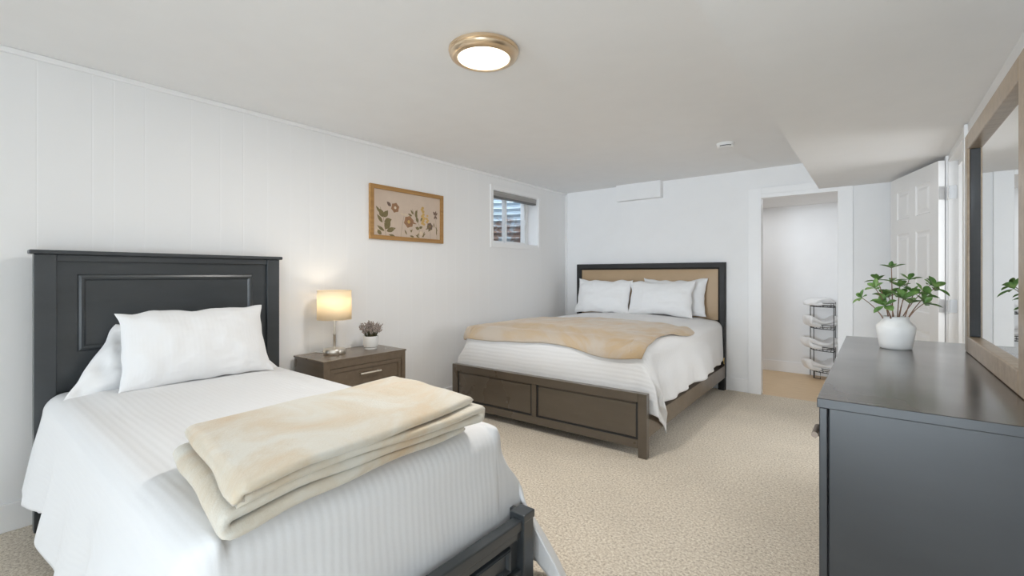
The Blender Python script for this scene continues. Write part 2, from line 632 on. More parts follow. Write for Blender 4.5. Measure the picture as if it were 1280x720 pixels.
# local: x along the leaf from the hinge edge, y thickness (0 room face .. -DT wall face), z up
M_door = Matrix.Translation((HX - 0.035, HY - 0.008, 0.012)) @ Matrix.Rotation(ang, 4, 'Z')
bm = bmn()
st, mid = 0.115, 0.10
cols = [(st, (DW - mid) / 2), ((DW + mid) / 2, DW - st)]
rows = [(0.22, 0.80), (0.93, 1.53), (1.645, DH - 0.115)]
xs = sorted({0, DW} | {c for p in cols for c in p})
zs = sorted({0, DH} | {c for p in rows for c in p})
for side, yy, sgn in ((0, 0.0, 1), (1, -DT, -1)):
    cells = {}
    V = {(x, z): bm.verts.new((x, yy, z)) for x in xs for z in zs}
    for xa, xb in zip(xs, xs[1:]):
        for za, zb in zip(zs, zs[1:]):
            q = [V[(xa, za)], V[(xb, za)], V[(xb, zb)], V[(xa, zb)]]
            panel = (xa, xb) in cols and (za, zb) in rows
            if not panel:
                bm.faces.new(q)
            else:
                prev = q
                for inset, dep in ((0.010, -0.008), (0.026, -0.009), (0.046, -0.002)):
                    ring = [bm.verts.new((x, yy + sgn * dep, z)) for x, z in
                            ((xa + inset, za + inset), (xb - inset, za + inset), (xb - inset, zb - inset), (xa + inset, zb - inset))]
                    for i in range(4):
                        j = (i + 1) % 4
                        bm.faces.new((prev[i], prev[j], ring[j], ring[i]))
                    prev = ring
                bm.faces.new(prev)
    cells[side] = V
    if side == 0:
        V0 = V
for xa, xb in zip(xs, xs[1:]):
    for z in (0, DH):
        bm.faces.new((V0[(xa, z)], V0[(xb, z)], V[(xb, z)], V[(xa, z)]))
for za, zb in zip(zs, zs[1:]):
    for x in (0, DW):
        bm.faces.new((V0[(x, za)], V0[(x, zb)], V[(x, zb)], V[(x, za)]))
door = struct('door_1', bm, 'trim_paint', xf=M_door)
for z in (1.765, 0.995, 0.22):
    bm = bmn()
    box(bm, -0.003, -0.0002, -DT + 0.003, -0.003, z - 0.045, z + 0.045, 0.0008, 1)
    for k in (-0.028, 0.0, 0.028):
        for dy in (-0.011,):
            box(bm, -0.0045, -0.003, -0.022 + k * 0.15 - 0.003, -0.022 + k * 0.15 + 0.003, z + k - 0.003, z + k + 0.003)
    bm.transform(M_door)
    # plate on the jamb face
    box(bm, XR + 0.004, XR + 0.040, DY1 - 0.021, DY1 - 0.0182, z - 0.033, z + 0.057, 0.0008, 1)
    # knuckle
    tube(bm, [(XR - 0.006, DY1 - 0.022, z - 0.04), (XR - 0.006, DY1 - 0.022, z + 0.05)], 0.006, 10)
    obj('hinge', bm, 'hinge_steel', door)

# ------------------------------------------------------------------ ceiling light and smoke detector
LX, LY = 1.757, 1.637
cl = thing('ceiling_light', 'round flush ceiling light with a champagne metal ring and lit white diffuser', 'ceiling light', (LX, LY, H))
obj('ring', lathe(bmn(), [(0.160, H), (0.168, H - 0.006), (0.168, H - 0.014), (0.162, H - 0.018), (0.164, H - 0.026), (0.158, H - 0.038),
                          (0.142, H - 0.047), (0.128, H - 0.049), (0.124, H - 0.045), (0.124, H - 0.03), (0.05, H - 0.012)], LX, LY, 64, True, True), 'champagne', cl, 35)
obj('diffuser', lathe(bmn(), [(0.1235, H - 0.032), (0.1235, H - 0.043), (0.110, H - 0.0465), (0.06, H - 0.049), (0.01, H - 0.0495)], LX, LY, 64), 'lit_diffuser', cl, True)
l = bpy.data.lights.new('ceiling_light_glow', 'AREA')
l.shape = 'DISK'
l.size = 0.23
l.energy = 20
l.color = (1.0, 0.97, 0.93)
lo = bpy.data.objects.new('ceiling_light_glow', l)
COL.objects.link(lo)
lo.parent = cl
lo.location = (0, 0, -0.053)

SX, SY = 2.262, 4.05
sd = thing('smoke_detector', 'small round white smoke detector on the ceiling near the soffit', 'smoke detector', (SX, SY, H))
obj('housing', lathe(bmn(), [(0.070, H), (0.070, H - 0.008), (0.066, H - 0.012), (0.064, H - 0.028), (0.056, H - 0.036), (0.02, H - 0.038)], SX, SY, 40), 'white_plastic', sd, 35)
bm = bmn()
for k in range(9):
    a = R(-76.5 + (k - 4) * 9)
    M_ = Matrix.Translation((SX, SY, 0)) @ Matrix.Rotation(a, 4, 'Z')
    bb = bmn()
    box(bb, 0.060, 0.0655, -0.0052, 0.0052, H - 0.0295, H - 0.0235)
    bb.transform(M_)
    me = bpy.data.meshes.new('tmp')
    bb.to_mesh(me)
    bm.from_mesh(me)
    bpy.data.meshes.remove(me)
    bb.free()
obj('vent_slots', bm, 'dark_slot', sd)

# ------------------------------------------------------------------ picture on the left wall
PY0, PY1, PZ0, PZ1 = 2.192, 2.992, 1.513, 1.964
pic = thing('framed_picture', 'framed wildflower print with a golden wooden frame on the left wall', 'picture', (0.0, (PY0 + PY1) / 2, PZ0))
bm = bmn()
fw = 0.034
for q in (((PY0, PZ0), (PY1, PZ0), (PY1 - fw, PZ0 + fw), (PY0 + fw, PZ0 + fw)),
          ((PY0, PZ1), (PY1, PZ1), (PY1 - fw, PZ1 - fw), (PY0 + fw, PZ1 - fw)),
          ((PY0, PZ0), (PY0, PZ1), (PY0 + fw, PZ1 - fw), (PY0 + fw, PZ0 + fw)),
          ((PY1, PZ0), (PY1, PZ1), (PY1 - fw, PZ1 - fw), (PY1 - fw, PZ0 + fw))):
    f = [bm.verts.new((0.001, y, z)) for y, z in q]
    b = [bm.verts.new((0.026, y, z)) for y, z in q]
    bm.faces.new(f)
    bm.faces.new(b)
    for i in range(4):
        j = (i + 1) % 4
        bm.faces.new((f[i], f[j], b[j], b[i]))
obj('frame', bm, 'frame_wood', pic)
prt = obj('print', box(bmn(), 0.004, 0.012, PY0 + fw, PY1 - fw, PZ0 + fw, PZ1 - fw), 'print_paper', pic)
pw, ph = PY1 - PY0 - 2 * fw, PZ1 - PZ0 - 2 * fw
INK = {k: bmn() for k in ('ink_olive', 'ink_rust', 'ink_ochre', 'ink_brown', 'ink_cream')}
XL = [0.0123]


def P2(u, v):
    return (PY0 + fw + u * pw, PZ0 + fw + v * ph)


def ink_poly(k, pts):
    XL[0] += 0.000006
    INK[k].faces.new([INK[k].verts.new((XL[0], max(PY0 + fw, min(PY1 - fw, y)), max(PZ0 + fw, min(PZ1 - fw, z)))) for y, z in pts])


def ink_leaf(k, u, v, L, wd, deg):
    y, z = P2(u, v)
    a = R(deg)
    c, s = math.cos(a), math.sin(a)
    pts = []
    for sd_ in (1, -1):
        rng = range(0, 9) if sd_ == 1 else range(7, 0, -1)
        for i in rng:
            t = i / 8
            w = sd_ * wd * math.sin(PI * t ** 0.85) * 0.5
            pts.append((y + c * t * L - s * w, z + s * t * L + c * w))
    ink_poly(k, pts)


def ink_dot(k, u, v, r, sq=1.0):
    y, z = P2(u, v)
    ink_poly(k, [(y + r * math.cos(2 * PI * i / 14), z + sq * r * math.sin(2 * PI * i / 14)) for i in range(14)])


def ink_stem(k, uv, w=0.0016):
    pts = [P2(*p) for p in uv]
    for (y0, z0), (y1, z1) in zip(pts, pts[1:]):
        d = math.hypot(y1 - y0, z1 - z0)
        nx, nz_ = -(z1 - z0) / d * w / 2, (y1 - y0) / d * w / 2
        ink_poly(k, [(y0 + nx, z0 + nz_), (y1 + nx, z1 + nz_), (y1 - nx, z1 - nz_), (y0 - nx, z0 - nz_)])


def flower(k, u, v, r, core):
    for i in range(6):
        ink_leaf(k, u, v, r, r * 1.15, 60 * i + 15)
    ink_dot(core, u, v, r * 0.28)


ink_stem('ink_olive', [(0.17, 0), (0.155, 0.2), (0.13, 0.45), (0.09, 0.62)], 0.003)
for a in ((0.13, 0.40, 0.075, 0.048, 115), (0.14, 0.40, 0.075, 0.046, 55), (0.125, 0.28, 0.085, 0.03, 130), (0.15, 0.30, 0.078, 0.048, 20),
          (0.16, 0.14, 0.10, 0.060, 60), (0.18, 0.10, 0.10, 0.040, 20), (0.15, 0.10, 0.085, 0.026, 150), (0.10, 0.48, 0.075, 0.022, 130),
          (0.11, 0.02, 0.06, 0.035, 140)):
    ink_leaf('ink_olive', *a)
ink_leaf('ink_brown', 0.24, 0.66, 0.055, 0.03, 140)
ink_stem('ink_cream', [(0.36, 0), (0.33, 0.3), (0.30, 0.62)], 0.002)
ink_stem('ink_cream', [(0.30, 0.0), (0.27, 0.25), (0.29, 0.60)], 0.002)
flower('ink_rust', 0.30, 0.64, 0.045, 'ink_cream')
ink_stem('ink_olive', [(0.38, 0), (0.40, 0.25), (0.43, 0.5)], 0.002)
ink_leaf('ink_cream', 0.41, 0.50, 0.055, 0.02, 10)
ink_leaf('ink_cream', 0.43, 0.50, 0.045, 0.02, 160)
flower('ink_rust', 0.50, 0.36, 0.056, 'ink_ochre')
ink_leaf('ink_rust', 0.52, 0.36, 0.075, 0.016, -10)
ink_stem('ink_olive', [(0.66, 0), (0.66, 0.3), (0.60, 0.5), (0.55, 0.66)], 0.0025)
for a in ((0.55, 0.50, 0.05, 0.018, 160), (0.57, 0.54, 0.05, 0.020, 130), (0.60, 0.52, 0.06, 0.022, 70), (0.62, 0.45, 0.075, 0.026, 100),
          (0.64, 0.36, 0.06, 0.030, 110), (0.68, 0.40, 0.05, 0.020, 60), (0.66, 0.22, 0.045, 0.03, 170), (0.66, 0.24, 0.04, 0.025, 20)):
    ink_leaf('ink_olive', *a)
for u, v, r in ((0.715, 0.72, 0.016), (0.70, 0.68, 0.014), (0.72, 0.64, 0.017), (0.725, 0.57, 0.016), (0.71, 0.52, 0.018), (0.735, 0.48, 0.018), (0.72, 0.42, 0.018),
                (0.71, 0.36, 0.017), (0.735, 0.34, 0.014), (0.79, 0.55, 0.012), (0.78, 0.48, 0.014), (0.80, 0.44, 0.013), (0.785, 0.40, 0.015)):
    ink_dot('ink_ochre', u, v, r, 0.8)
ink_stem('ink_ochre', [(0.71, 0.05), (0.72, 0.4), (0.715, 0.75)], 0.0015)
flower('ink_brown', 0.83, 0.30, 0.038, 'ink_rust')
for a in ((0.78, 0.28, 0.06, 0.012, 30), (0.76, 0.22, 0.06, 0.012, 25), (0.80, 0.18, 0.05, 0.012, 35)):
    ink_leaf('ink_olive', *a)
ink_stem('ink_olive', [(0.84, 0.0), (0.835, 0.3)], 0.002)
ink_stem('ink_olive', [(0.95, 0.0), (0.94, 0.3), (0.92, 0.6)], 0.002)
for a in ((0.92, 0.58, 0.045, 0.022, 80), (0.92, 0.58, 0.045, 0.022, 125), (0.92, 0.58, 0.04, 0.018, 45), (0.92, 0.58, 0.04, 0.016, -55), (0.92, 0.58, 0.04, 0.016, -110)):
    ink_leaf('ink_brown', *a)
for a in ((0.955, 0.20, 0.05, 0.012, 115), (0.945, 0.10, 0.06, 0.012, 95), (0.90, 0.28, 0.05, 0.012, 95), (0.47, 0.06, 0.05, 0.014, 120), (0.53, 0.12, 0.035, 0.012, 60),
          (0.54, 0.12, 0.03, 0.010, 120), (0.58, 0.02, 0.05, 0.016, 170), (0.62, 0.01, 0.05, 0.016, 60), (0.70, 0.03, 0.06, 0.012, 40), (0.72, 0.02, 0.06, 0.014, 75),
          (0.30, 0.0, 0.07, 0.02, 170), (0.66, 0.01, 0.05, 0.014, 150)):
    ink_leaf('ink_olive', *a)
ink_dot('ink_cream', 0.04, 0.10, 0.013)
ink_dot('ink_cream', 0.685, 0.12, 0.018)
pme = bmn()
pme.from_mesh(prt.data)
for n_, k in enumerate(INK):
    prt.data.materials.append(MATS[k])
    INK[k].transform(Matrix.Translation(-Vector(pic['base'])))
    me = bpy.data.meshes.new('ink')
    INK[k].to_mesh(me)
    INK[k].free()
    f0 = len(pme.faces)
    pme.from_mesh(me)
    bpy.data.meshes.remove(me)
    pme.faces.ensure_lookup_table()
    for f in pme.faces[f0:]:
        f.material_index = n_ + 1
pme.to_mesh(prt.data)
pme.free()

# ------------------------------------------------------------------ cloth helpers


def mat3(o, loc, rx=0, ry=0, rz=0):
    return Matrix.Translation(loc) @ Matrix.Rotation(rz, 4, 'Z') @ Matrix.Rotation(ry, 4, 'Y') @ Matrix.Rotation(rx, 4, 'X')


def pillow(name, w, h, t, M, mat, label, seed, group=None, ear=0.10, bottom=1.0, wr=0.010, sag=0.0, flange=0.0):
    """Pillow: local x width, z height (0 at the bottom edge), y thickness. bottom widens the lower edge."""
    bm = bmn()
    uvl = bm.loops.layers.uv.new('UVMap')
    N = 44
    front = {}
    back = {}
    for i in range(N + 1):
        for j in range(N + 1):
            s, q = -1 + 2 * i / N, -1 + 2 * j / N
            s2, q2 = math.sin(s * PI / 2), math.sin(q * PI / 2)
            px = 1 - ear * (1 - q2 * q2) ** 1.0
            pz = 1 - ear * (1 - s2 * s2) ** 1.0
            wf = 1 + (bottom - 1) * (1 - q2) / 2
            x = w / 2 * s2 * px * wf
            z = h / 2 * q2 * pz
            x += 0.012 * nz(seed + q2 * 2.5, s2 * 0.6, 3) * abs(s2) ** 3
            z += 0.021 * nz(seed + 7 + s2 * 3.2, q2 * 0.6, 5) * abs(q2) ** 3
            z += sag * s2 * s2 * 0.5 * (q2 + 1)
            e = max(abs(s2), abs(q2))
            prof = (max(0, 1 - abs(s2) ** 2.6) * max(0, 1 - abs(q2) ** 2.6)) ** 0.55
            fl = 1.0
            th = t / 2 * prof * fl
            edge_w = math.sin(min(1, (1 - e) * 6) * PI / 2) if e < 1 else 0
            wrk = wr * (nz(seed + x * 9, z * 14, 1.0) + 0.6 * nz(seed + x * 22, z * 9, 4.0)) * edge_w
            wrk += 0.006 * nz(seed + s2 * 8, q2 * 8, 9) * edge_w
            yw = 0.010 * nz(seed + s2 * 2.0, q2 * 2.0, 20)
            zz = z + h / 2
            front[i, j] = bm.verts.new((x, yw - th - wrk, zz))
            if i in (0, N) or j in (0, N):
                back[i, j] = front[i, j]
            else:
                back[i, j] = bm.verts.new((x, yw + th * 0.8, zz))
    for d, flip in ((front, False), (back, True)):
        for i in range(N):
            for j in range(N):
                q = [d[i, j], d[i + 1, j], d[i + 1, j + 1], d[i, j + 1]]
                ids = [(i, j), (i + 1, j), (i + 1, j + 1), (i, j + 1)]
                if flip:
                    q.reverse()
                    ids.reverse()
                f = bm.faces.new(q)
                for lp, (a, b) in zip(f.loops, ids):
                    lp[uvl].uv = (a / N * w, b / N * h)
    o = obj(name, bm, mat, None, True, M, recalc=False)
    tag(o, label, 'pillow', group)
    return o


class Cover:
    """A bedspread over a mattress. Local frame: a across (centre 0), b from head to foot, z up."""

    def __init__(s, Wd, L, top, side, foot, Rr=0.07, gap=0.03, flare=0.10, seed=1, hem=None, out=0.0, corner_ext=0.0, post_in=0.05, crown=0.02, head=0.0):
        s.head = head
        s.W, s.L, s.top, s.side, s.foot, s.R = Wd, L, top, side, foot, Rr
        s.gap, s.flare, s.seed, s.hem, s.out = gap, flare, seed, hem, out
        s.corner_ext, s.post_in, s.crown = corner_ext, post_in, crown

    def od(s, e, flare):
        Rr = s.R
        q = Rr * PI / 2
        if e <= 0:
            return 0.0, 0.0
        if e < q:
            t = e / Rr
            return Rr * math.sin(t), Rr * (1 - math.cos(t))
        d = e - q
        return Rr + flare * d, Rr + d * math.sqrt(max(0.1, 1 - flare * flare))

    def at(s, a, b):
        Rr = s.R
        sg = 1 if a >= 0 else -1
        ea = abs(a) - (s.W / 2 - Rr)
        eb = b - (s.L - Rr)
        sd = s.seed
        x, y = a, b
        if ea <= 0 and eb <= 0:
            zt = s.crown * (1 - (2 * a / s.W) ** 2) + 0.008 * nz(sd + a * 2.2, b * 2.2) + 0.004 * nz(sd + a * 7, b * 5, 3)
            zt *= sstep(0, 0.12, -max(ea, eb))
            return Vector((x, y, s.top + zt))
        if eb <= 0:
            fl = s.flare * (1 + 0.8 * nz(sd + b * 1.7 + sg * 9, 0.3))
            o_, d_ = s.od(ea, fl)
            dd = max(0, d_ - Rr)
            calm = sstep(-0.05, s.head, b) if s.head else 1.0
            fl *= calm
            rip = calm * (0.030 * math.sin(b * 7.5 + sd + sg) + 0.024 * math.sin(b * 16 + 1.3 * sd + 2.5 * dd) + 0.040 * nz(sd + b * 3.1, sg * 5.0)) * sstep(0, 0.45, dd)
            x = sg * (s.W / 2 - Rr + o_ + s.out * (calm if s.head else 0.15 + 0.85 * sstep(0.9, 1.8, b)) * sstep(0, 0.2, dd) + max(-0.02, rip))
            return Vector((x, b + 0.02 * nz(sd + b * 4, dd * 3, 8) * sstep(0, 0.3, dd), s.top - d_))
        if ea <= 0:
            o_, d_ = s.od(eb, 0.0)
            dd = max(0, d_ - Rr)
            y = s.L - Rr + o_ + s.gap * sstep(0, 0.25, dd) + 0.006 * nz(sd + a * 5, dd * 4) * sstep(0, 0.1, dd)
            return Vector((a + 0.004 * nz(a * 9, dd * 9), y, s.top - d_ + 0.004 * nz(sd + a * 6, eb * 6, 2)))
        r = math.hypot(ea, eb)
        th = math.atan2(eb, ea)           # 0 = side, 90deg = foot
        k = th / (PI / 2)
        o_, d_ = s.od(r, s.flare * (1 - k))
        dd = max(0, d_ - Rr)
        side_w = 1 - sstep(0.74, 0.99, k)
        rip = 0.030 * math.sin(b * 7.5 + sd + sg) * (1 - k) * sstep(0, 0.45, dd)
        fold = 0.035 * math.sin(k * PI * 3.0) * sstep(0.05, 0.4, dd) * side_w
        ox = o_ * math.cos(th) * (1 - sstep(0, 0.2, dd)) + sstep(0, 0.2, dd) * (o_ + s.out) * side_w
        oy = Rr * math.sin(th) + s.gap * sstep(0, 0.25, dd) * k
        ext = s.corner_ext * sstep(0.12, 0.60, dd) * math.sin(min(1, k / 0.42) * PI / 2) * (1 - sstep(0.52, 0.78, k))
        x = sg * (s.W / 2 - Rr + ox + fold + max(-0.02, rip) * side_w)
        y = s.L - Rr + oy + ext
        return Vector((x, y, s.top - d_))

    def mesh(s, na, nb, amin, amax, bmin, bmax, hemf=None):
        bm = bmn()
        uvl = bm.loops.layers.uv.new('UVMap')
        g = {}
        ab = {}
        for i in range(na + 1):
            for j in range(nb + 1):
                a = amin + (amax - amin) * i / na
                b = bmin + (bmax - bmin) * j / nb
                # shorten or lengthen the overhang with an uneven hem
                if hemf:
                    ea = abs(a) - s.W / 2
                    if ea > 0:
                        mx_ = (amax if a > 0 else -amin) - s.W / 2
                        a = (1 if a > 0 else -1) * (s.W / 2 + ea * (1 + hemf(b, 1 if a > 0 else -1) * (ea / mx_)))
                g[i, j] = bm.verts.new(s.at(a, b))
                ab[i, j] = (a, b)
        for i in range(na):
            for j in range(nb):
                ids = [(i, j), (i + 1, j), (i + 1, j + 1), (i, j + 1)]
                f = bm.faces.new([g[k] for k in ids])
                for lp, k in zip(f.loops, ids):
                    lp[uvl].uv = ab[k]
        return bm


def ribbon(path, x0, x1, th, nx=24, seed=0.0, wob=0.02, warp=None):
    """Thick soft strip: path = list of (y, z) centreline points, swept across x0..x1 with rounded edges."""
    bm = bmn()
    r = th / 2
    (ya, za), (yb, zb) = path[0], path[1]
    d_ = math.hypot(yb - ya, zb - za)
    e0 = [(ya + (yb - ya) * q / d_, za + (zb - za) * q / d_) for q in (0.003, 0.008, 0.014)]
    (ya, za), (yb, zb) = path[-1], path[-2]
    d_ = math.hypot(yb - ya, zb - za)
    e1 = [(ya + (yb - ya) * q / d_, za + (zb - za) * q / d_) for q in (0.014, 0.008, 0.003)]
    path = [path[0]] + e0 + path[1:-1] + e1 + [path[-1]]
    n = len(path)
    rings = []
    for i, (y, z) in enumerate(path):
        ya, za = path[max(0, i - 1)]
        yb, zb = path[min(n - 1, i + 1)]
        t = Vector((0, yb - ya, zb - za)).normalized()
        nrm = Vector((0, -t.z, t.y))
        f = i / (n - 1)
        a = x0 + wob * nz(seed + f * 5, 1.7)
        b = x1 + wob * nz(seed + f * 5, 7.7)
        ring = []
        end = 1.0
        if i == 0 or i == n - 1:
            end = 0.30
        elif i == 1 or i == n - 2:
            end = 0.66
        elif i == 2 or i == n - 3:
            end = 0.90
        rr = r * end
        for k in range(nx + 1):
            ring.append((a + r + (b - a - 2 * r) * k / nx, rr))
        for k in range(1, 6):
            an = PI / 2 - PI * k / 6
            ring.append((b - r + r * math.cos(an), rr * math.sin(an)))
        for k in range(nx + 1):
            ring.append((b - r - (b - a - 2 * r) * k / nx, -rr))
        for k in range(1, 6):
            an = -PI / 2 - PI * k / 6
            ring.append((a + r + r * math.cos(an), rr * math.sin(an)))
        row = []
        for x, h in ring:
            h2 = h * (1 + 0.35 * nz(seed + x * 6, y * 5, h * 40))
            p = Vector((x, y, z)) + nrm * h2
            if warp:
                p = warp(p)
            row.append(bm.verts.new(p))
        rings.append(row)
    m_ = len(rings[0])
    for A, B in zip(rings, rings[1:]):
        for k in range(m_):
            j = (k + 1) % m_
            bm.faces.new((A[k], A[j], B[j], B[k]))
    bm.faces.new(list(reversed(rings[0])))
    bm.faces.new(rings[-1])
    return bm


def serpentine(y0, y1, z0, pitch, layers, start='right', step=0.04, jit=None, lo=0.0):
    """Folded path from the top layer down."""
    pts = []
    z = z0 + pitch * (layers - 1)
    d = -1 if start == 'right' else 1
    for k in range(layers):
        ya, yb = (y1, y0) if d < 0 else (y0, y1)
        if jit:
            ya += jit[k][0]
            yb += jit[k][1]
        rb = pitch / 2
        ya2 = ya if k == 0 else ya + d * rb * 0.2
        n = max(2, int(abs(yb - ya) / step))
        for i in range(n + 1):
            t = i / n
            pts.append((ya2 + (yb - d * rb - ya2) * t, z))
        if k < layers - 1:
            for i in range(1, 7):
                an = PI * i / 7
                pts.append((yb - d * rb + d * rb * 1.15 * math.sin(an), z - rb + rb * math.cos(an)))
            z -= pitch
            d = -d
    return pts


# ------------------------------------------------------------------ twin bed (head on the left wall)
TY0, TY1 = 0.287, 1.420
tb = thing('twin_bed', 'charcoal wooden twin bed with a panelled headboard against the left wall', 'bed', (1.15, 0.854, 0))
bm = bmn()
hx0, hx1 = 0.075, 0.122
box(bm, hx0, hx1 + 0.010, TY0, TY0 + 0.078, 0, 1.318, 0.004)
box(bm, hx0, hx1 + 0.010, TY1 - 0.078, TY1, 0, 1.318, 0.004)
box(bm, hx0, hx1 + 0.004, TY0 + 0.078, TY1 - 0.078, 1.285, 1.318, 0.003)
box(bm, hx0 + 0.008, hx1 - 0.012, TY0 + 0.07, TY1 - 0.07, 0.30, 1.29)
hb = obj('headboard', bm, 'charcoal_wood', tb)
obj('top_cap', box(bmn(), hx0 - 0.01, hx1 + 0.022, TY0 - 0.016, TY1 + 0.016, 1.318, 1.338, 0.005), 'charcoal_wood', hb)


def mould_frame(bm, x, y0, y1, z0, z1, w, h):
    """Raised picture-frame moulding on a face looking +x."""
    prof = [(0, 0), (0.15, 0.7), (0.45, 1.0), (0.75, 0.75), (1.0, 0.0)]
    rings = []
    for t, hh in prof:
        i = t * w
        rings.append([bm.verts.new((x + hh * h, y, z)) for y, z in ((y0 + i, z0 + i), (y1 - i, z0 + i), (y1 - i, z1 - i), (y0 + i, z1 - i))])
    for A, B in zip(rings, rings[1:]):
        for i in range(4):
            j = (i + 1) % 4
            bm.faces.new((A[i], A[j], B[j], B[i]))


bm = bmn()
mould_frame(bm, hx1 - 0.012, 0.440, 1.262, 0.835, 1.222, 0.032, 0.011)
obj('panel_moulding', bm, 'charcoal_wood', hb)
# footboard
FX0, FX1 = 2.150, 2.206
bm = bmn()
fbT = 0.305
box(bm, FX0 + 0.006, FX1 - 0.006, TY0 + 0.055, TY1 - 0.055, 0.265, fbT, 0.006, 3)
box(bm, FX0 + 0.010, FX1 - 0.014, TY0 + 0.055, TY1 - 0.055, 0.235, 0.268, 0.004)
box(bm, FX0 + 0.020, FX1 - 0.030, TY0 + 0.055, TY1 - 0.055, 0.10, 0.24)
box(bm, FX0 + 0.010, FX1 - 0.010, TY0 + 0.055, TY1 - 0.055, 0.07, 0.12, 0.004)
mould_frame(bm, FX1 - 0.030, TY0 + 0.11, TY1 - 0.11, 0.13, 0.222, 0.020, 0.016)
fb = obj('footboard', bm, 'charcoal_wood', tb)
for ya, yb in ((TY0, TY0 + 0.062), (TY1 - 0.062, TY1)):
    bm = bmn()
    box(bm, FX0 - 0.002, FX1 + 0.002, ya, yb, 0, 0.300, 0.004)
    box(bm, FX0 - 0.006, FX1 + 0.006, ya - 0.003, yb + 0.003, 0.296, 0.326, 0.004)
    obj('footboard_post', bm, 'charcoal_wood', fb)
for ya, yb in ((TY0 + 0.015, TY0 + 0.040), (TY1 - 0.040, TY1 - 0.015)):
    obj('side_rail', box(bmn(), hx1, FX0, ya, yb, 0.17, 0.32, 0.003), 'charcoal_wood', tb)
obj('mattress_base', box(bmn(), 0.14, FX0, TY0 + 0.04, TY1 - 0.04, 0.225, 0.243), 'night_wood', tb)
mt = obj('mattress', box(bmn(), 0.15, 2.085, 0.345, 1.365, 0.245, 0.630, 0.05, 4), 'mattress_cloth', None, 40)
tag(mt, 'white mattress of the twin bed hidden under its white coverlet', 'mattress')

# coverlet: a = across (toward +y), b = from the head (+x)
M_tw = Matrix(((0, 1, 0, 0.135), (1, 0, 0, 0.855), (0, 0, 1, 0), (0, 0, 0, 1)))
cvt = Cover(1.080, 1.975, 0.645, 0.50, 0.42, Rr=0.085, gap=0.018, flare=0.13, seed=3.1, out=0.050, corner_ext=0.27, crown=0.018)


def hem_t(b, sgn):
    h = 0.05 * math.sin(b * 8 + 0.5) + 0.08 * nz(b * 6.0, sgn * 3.0)
    if sgn < 0:
        h += -0.16 * (1 - sstep(0.1, 0.9, b))
    h += 0.26 * sstep(1.4, 1.95, b)
    return h


bm = cvt.mesh(150, 150, -1.0, 1.0, 0.0, 1.975 + 0.44, hem_t)
bm.transform(M_tw)
bmesh.ops.reverse_faces(bm, faces=bm.faces[:])
o = obj('coverlet', bm, 'coverlet_lengthwise', None, True, recalc=False)
solidify(o, 0.006, -1)
tag(o, 'white ridged coverlet spread over the twin bed, hanging over its sides', 'coverlet')

# twin pillows
pillow('pillow', 0.53, 0.37, 0.17, mat3(None, (0.300, 0.850, 0.640), rx=R(-30), rz=R(90)), 'plain_linen',
       'white pillow slumped behind the sham against the charcoal headboard', 11.3, ear=0.03, bottom=1.84, wr=0.034)
pillow('pillow_sham', 0.69, 0.41, 0.19, mat3(None, (0.430, 0.893, 0.650), rx=R(-21), ry=R(0), rz=R(90)), 'sham_linen',
       'white ridged sham pillow on the twin bed leaning toward the charcoal headboard', 4.7, ear=0.07, bottom=1.04, wr=0.008)

# folded throw on the foot of the twin bed
path = serpentine(0.435, 1.215, 0.680, 0.0285, 4, 'right', 0.035, jit=[(-0.010, 0.005), (0.0, 0.015), (0.0, -0.02), (0.0, -0.03)])


def warp_t(p):
    x, y, z = p
    fy = (y - 0.825) / 0.4
    x += -0.028 * fy * 0.5
    z += 0.006 * nz(x * 7, y * 4, 2) - 0.022 * sstep(0.5, 1.05, -fy) * sstep(1.8, 2.15, x)
    x += 0.012 * nz(y * 5, z * 30, 4)
    zrel = (z - 0.66) / 0.10
    y += (x - 1.9) * -0.10 * 1.0
    y += 0.01 * nz(x * 6, z * 25, 6)
    z += 0.010 * sstep(0.2, 1.0, fy) * (1 - sstep(0.9, 1.2, fy)) * zrel
    return Vector((x, y, z))


bm = ribbon(path, 1.625, 2.135, 0.027, 26, 2.0, 0.045, warp_t)
o = obj('throw_blanket', bm, 'greige_plush', None, True)
tag(o, 'greige plush throw folded into a thick stack on the twin bed', 'throw blanket')

# ------------------------------------------------------------------ queen bed (head on the far wall), turned 1.5 degrees
QX0, QX1 = 0.217, 1.990
QC = (QX0 + QX1) / 2
QH = 5.205
M_q = Matrix.Translation((QC, QH, 0)) @ Matrix.Rotation(R(1.5), 4, 'Z') @ Matrix.Translation((-QC, -QH, 0))
qb = thing('queen_bed', 'dark brown queen bed with a tan upholstered headboard at the far wall', 'bed', (QC, 4.0, 0))


def mitred(bm, y, x0, x1, z0, z1, w, dep, legs0=None):
    """Mitred frame (top and two sides down to z0) on a face looking -y, bevelled toward the inside."""
    prof = [(0.0, 0.0), (0.12, 1.0), (0.75, 1.0), (1.0, 0.35), (1.0, -1.0)]
    rings = []
    for t, h in prof:
        i = t * w
        rings.append([bm.verts.new((xx, y - h * dep if h >= 0 else y + 0.03, zz)) for xx, zz in
                      ((x0 + i, z0), (x0 + i, z1 - i), (x1 - i, z1 - i), (x1 - i, z0))])
    outer = [bm.verts.new((xx, y + 0.035, zz)) for xx, zz in ((x0, z0), (x0, z1), (x1, z1), (x1, z0))]
    rings = [outer] + rings
    for A, B in zip(rings, rings[1:]):
        for i in range(3):
            bm.faces.new((A[i], A[i + 1], B[i + 1], B[i]))
    A, B = rings[0], rings[-1]
    bm.faces.new([r[0] for r in rings])
    bm.faces.new([r[3] for r in rings])
    for i in range(3):
        bm.faces.new((A[i], A[i + 1], B[i + 1], B[i]))


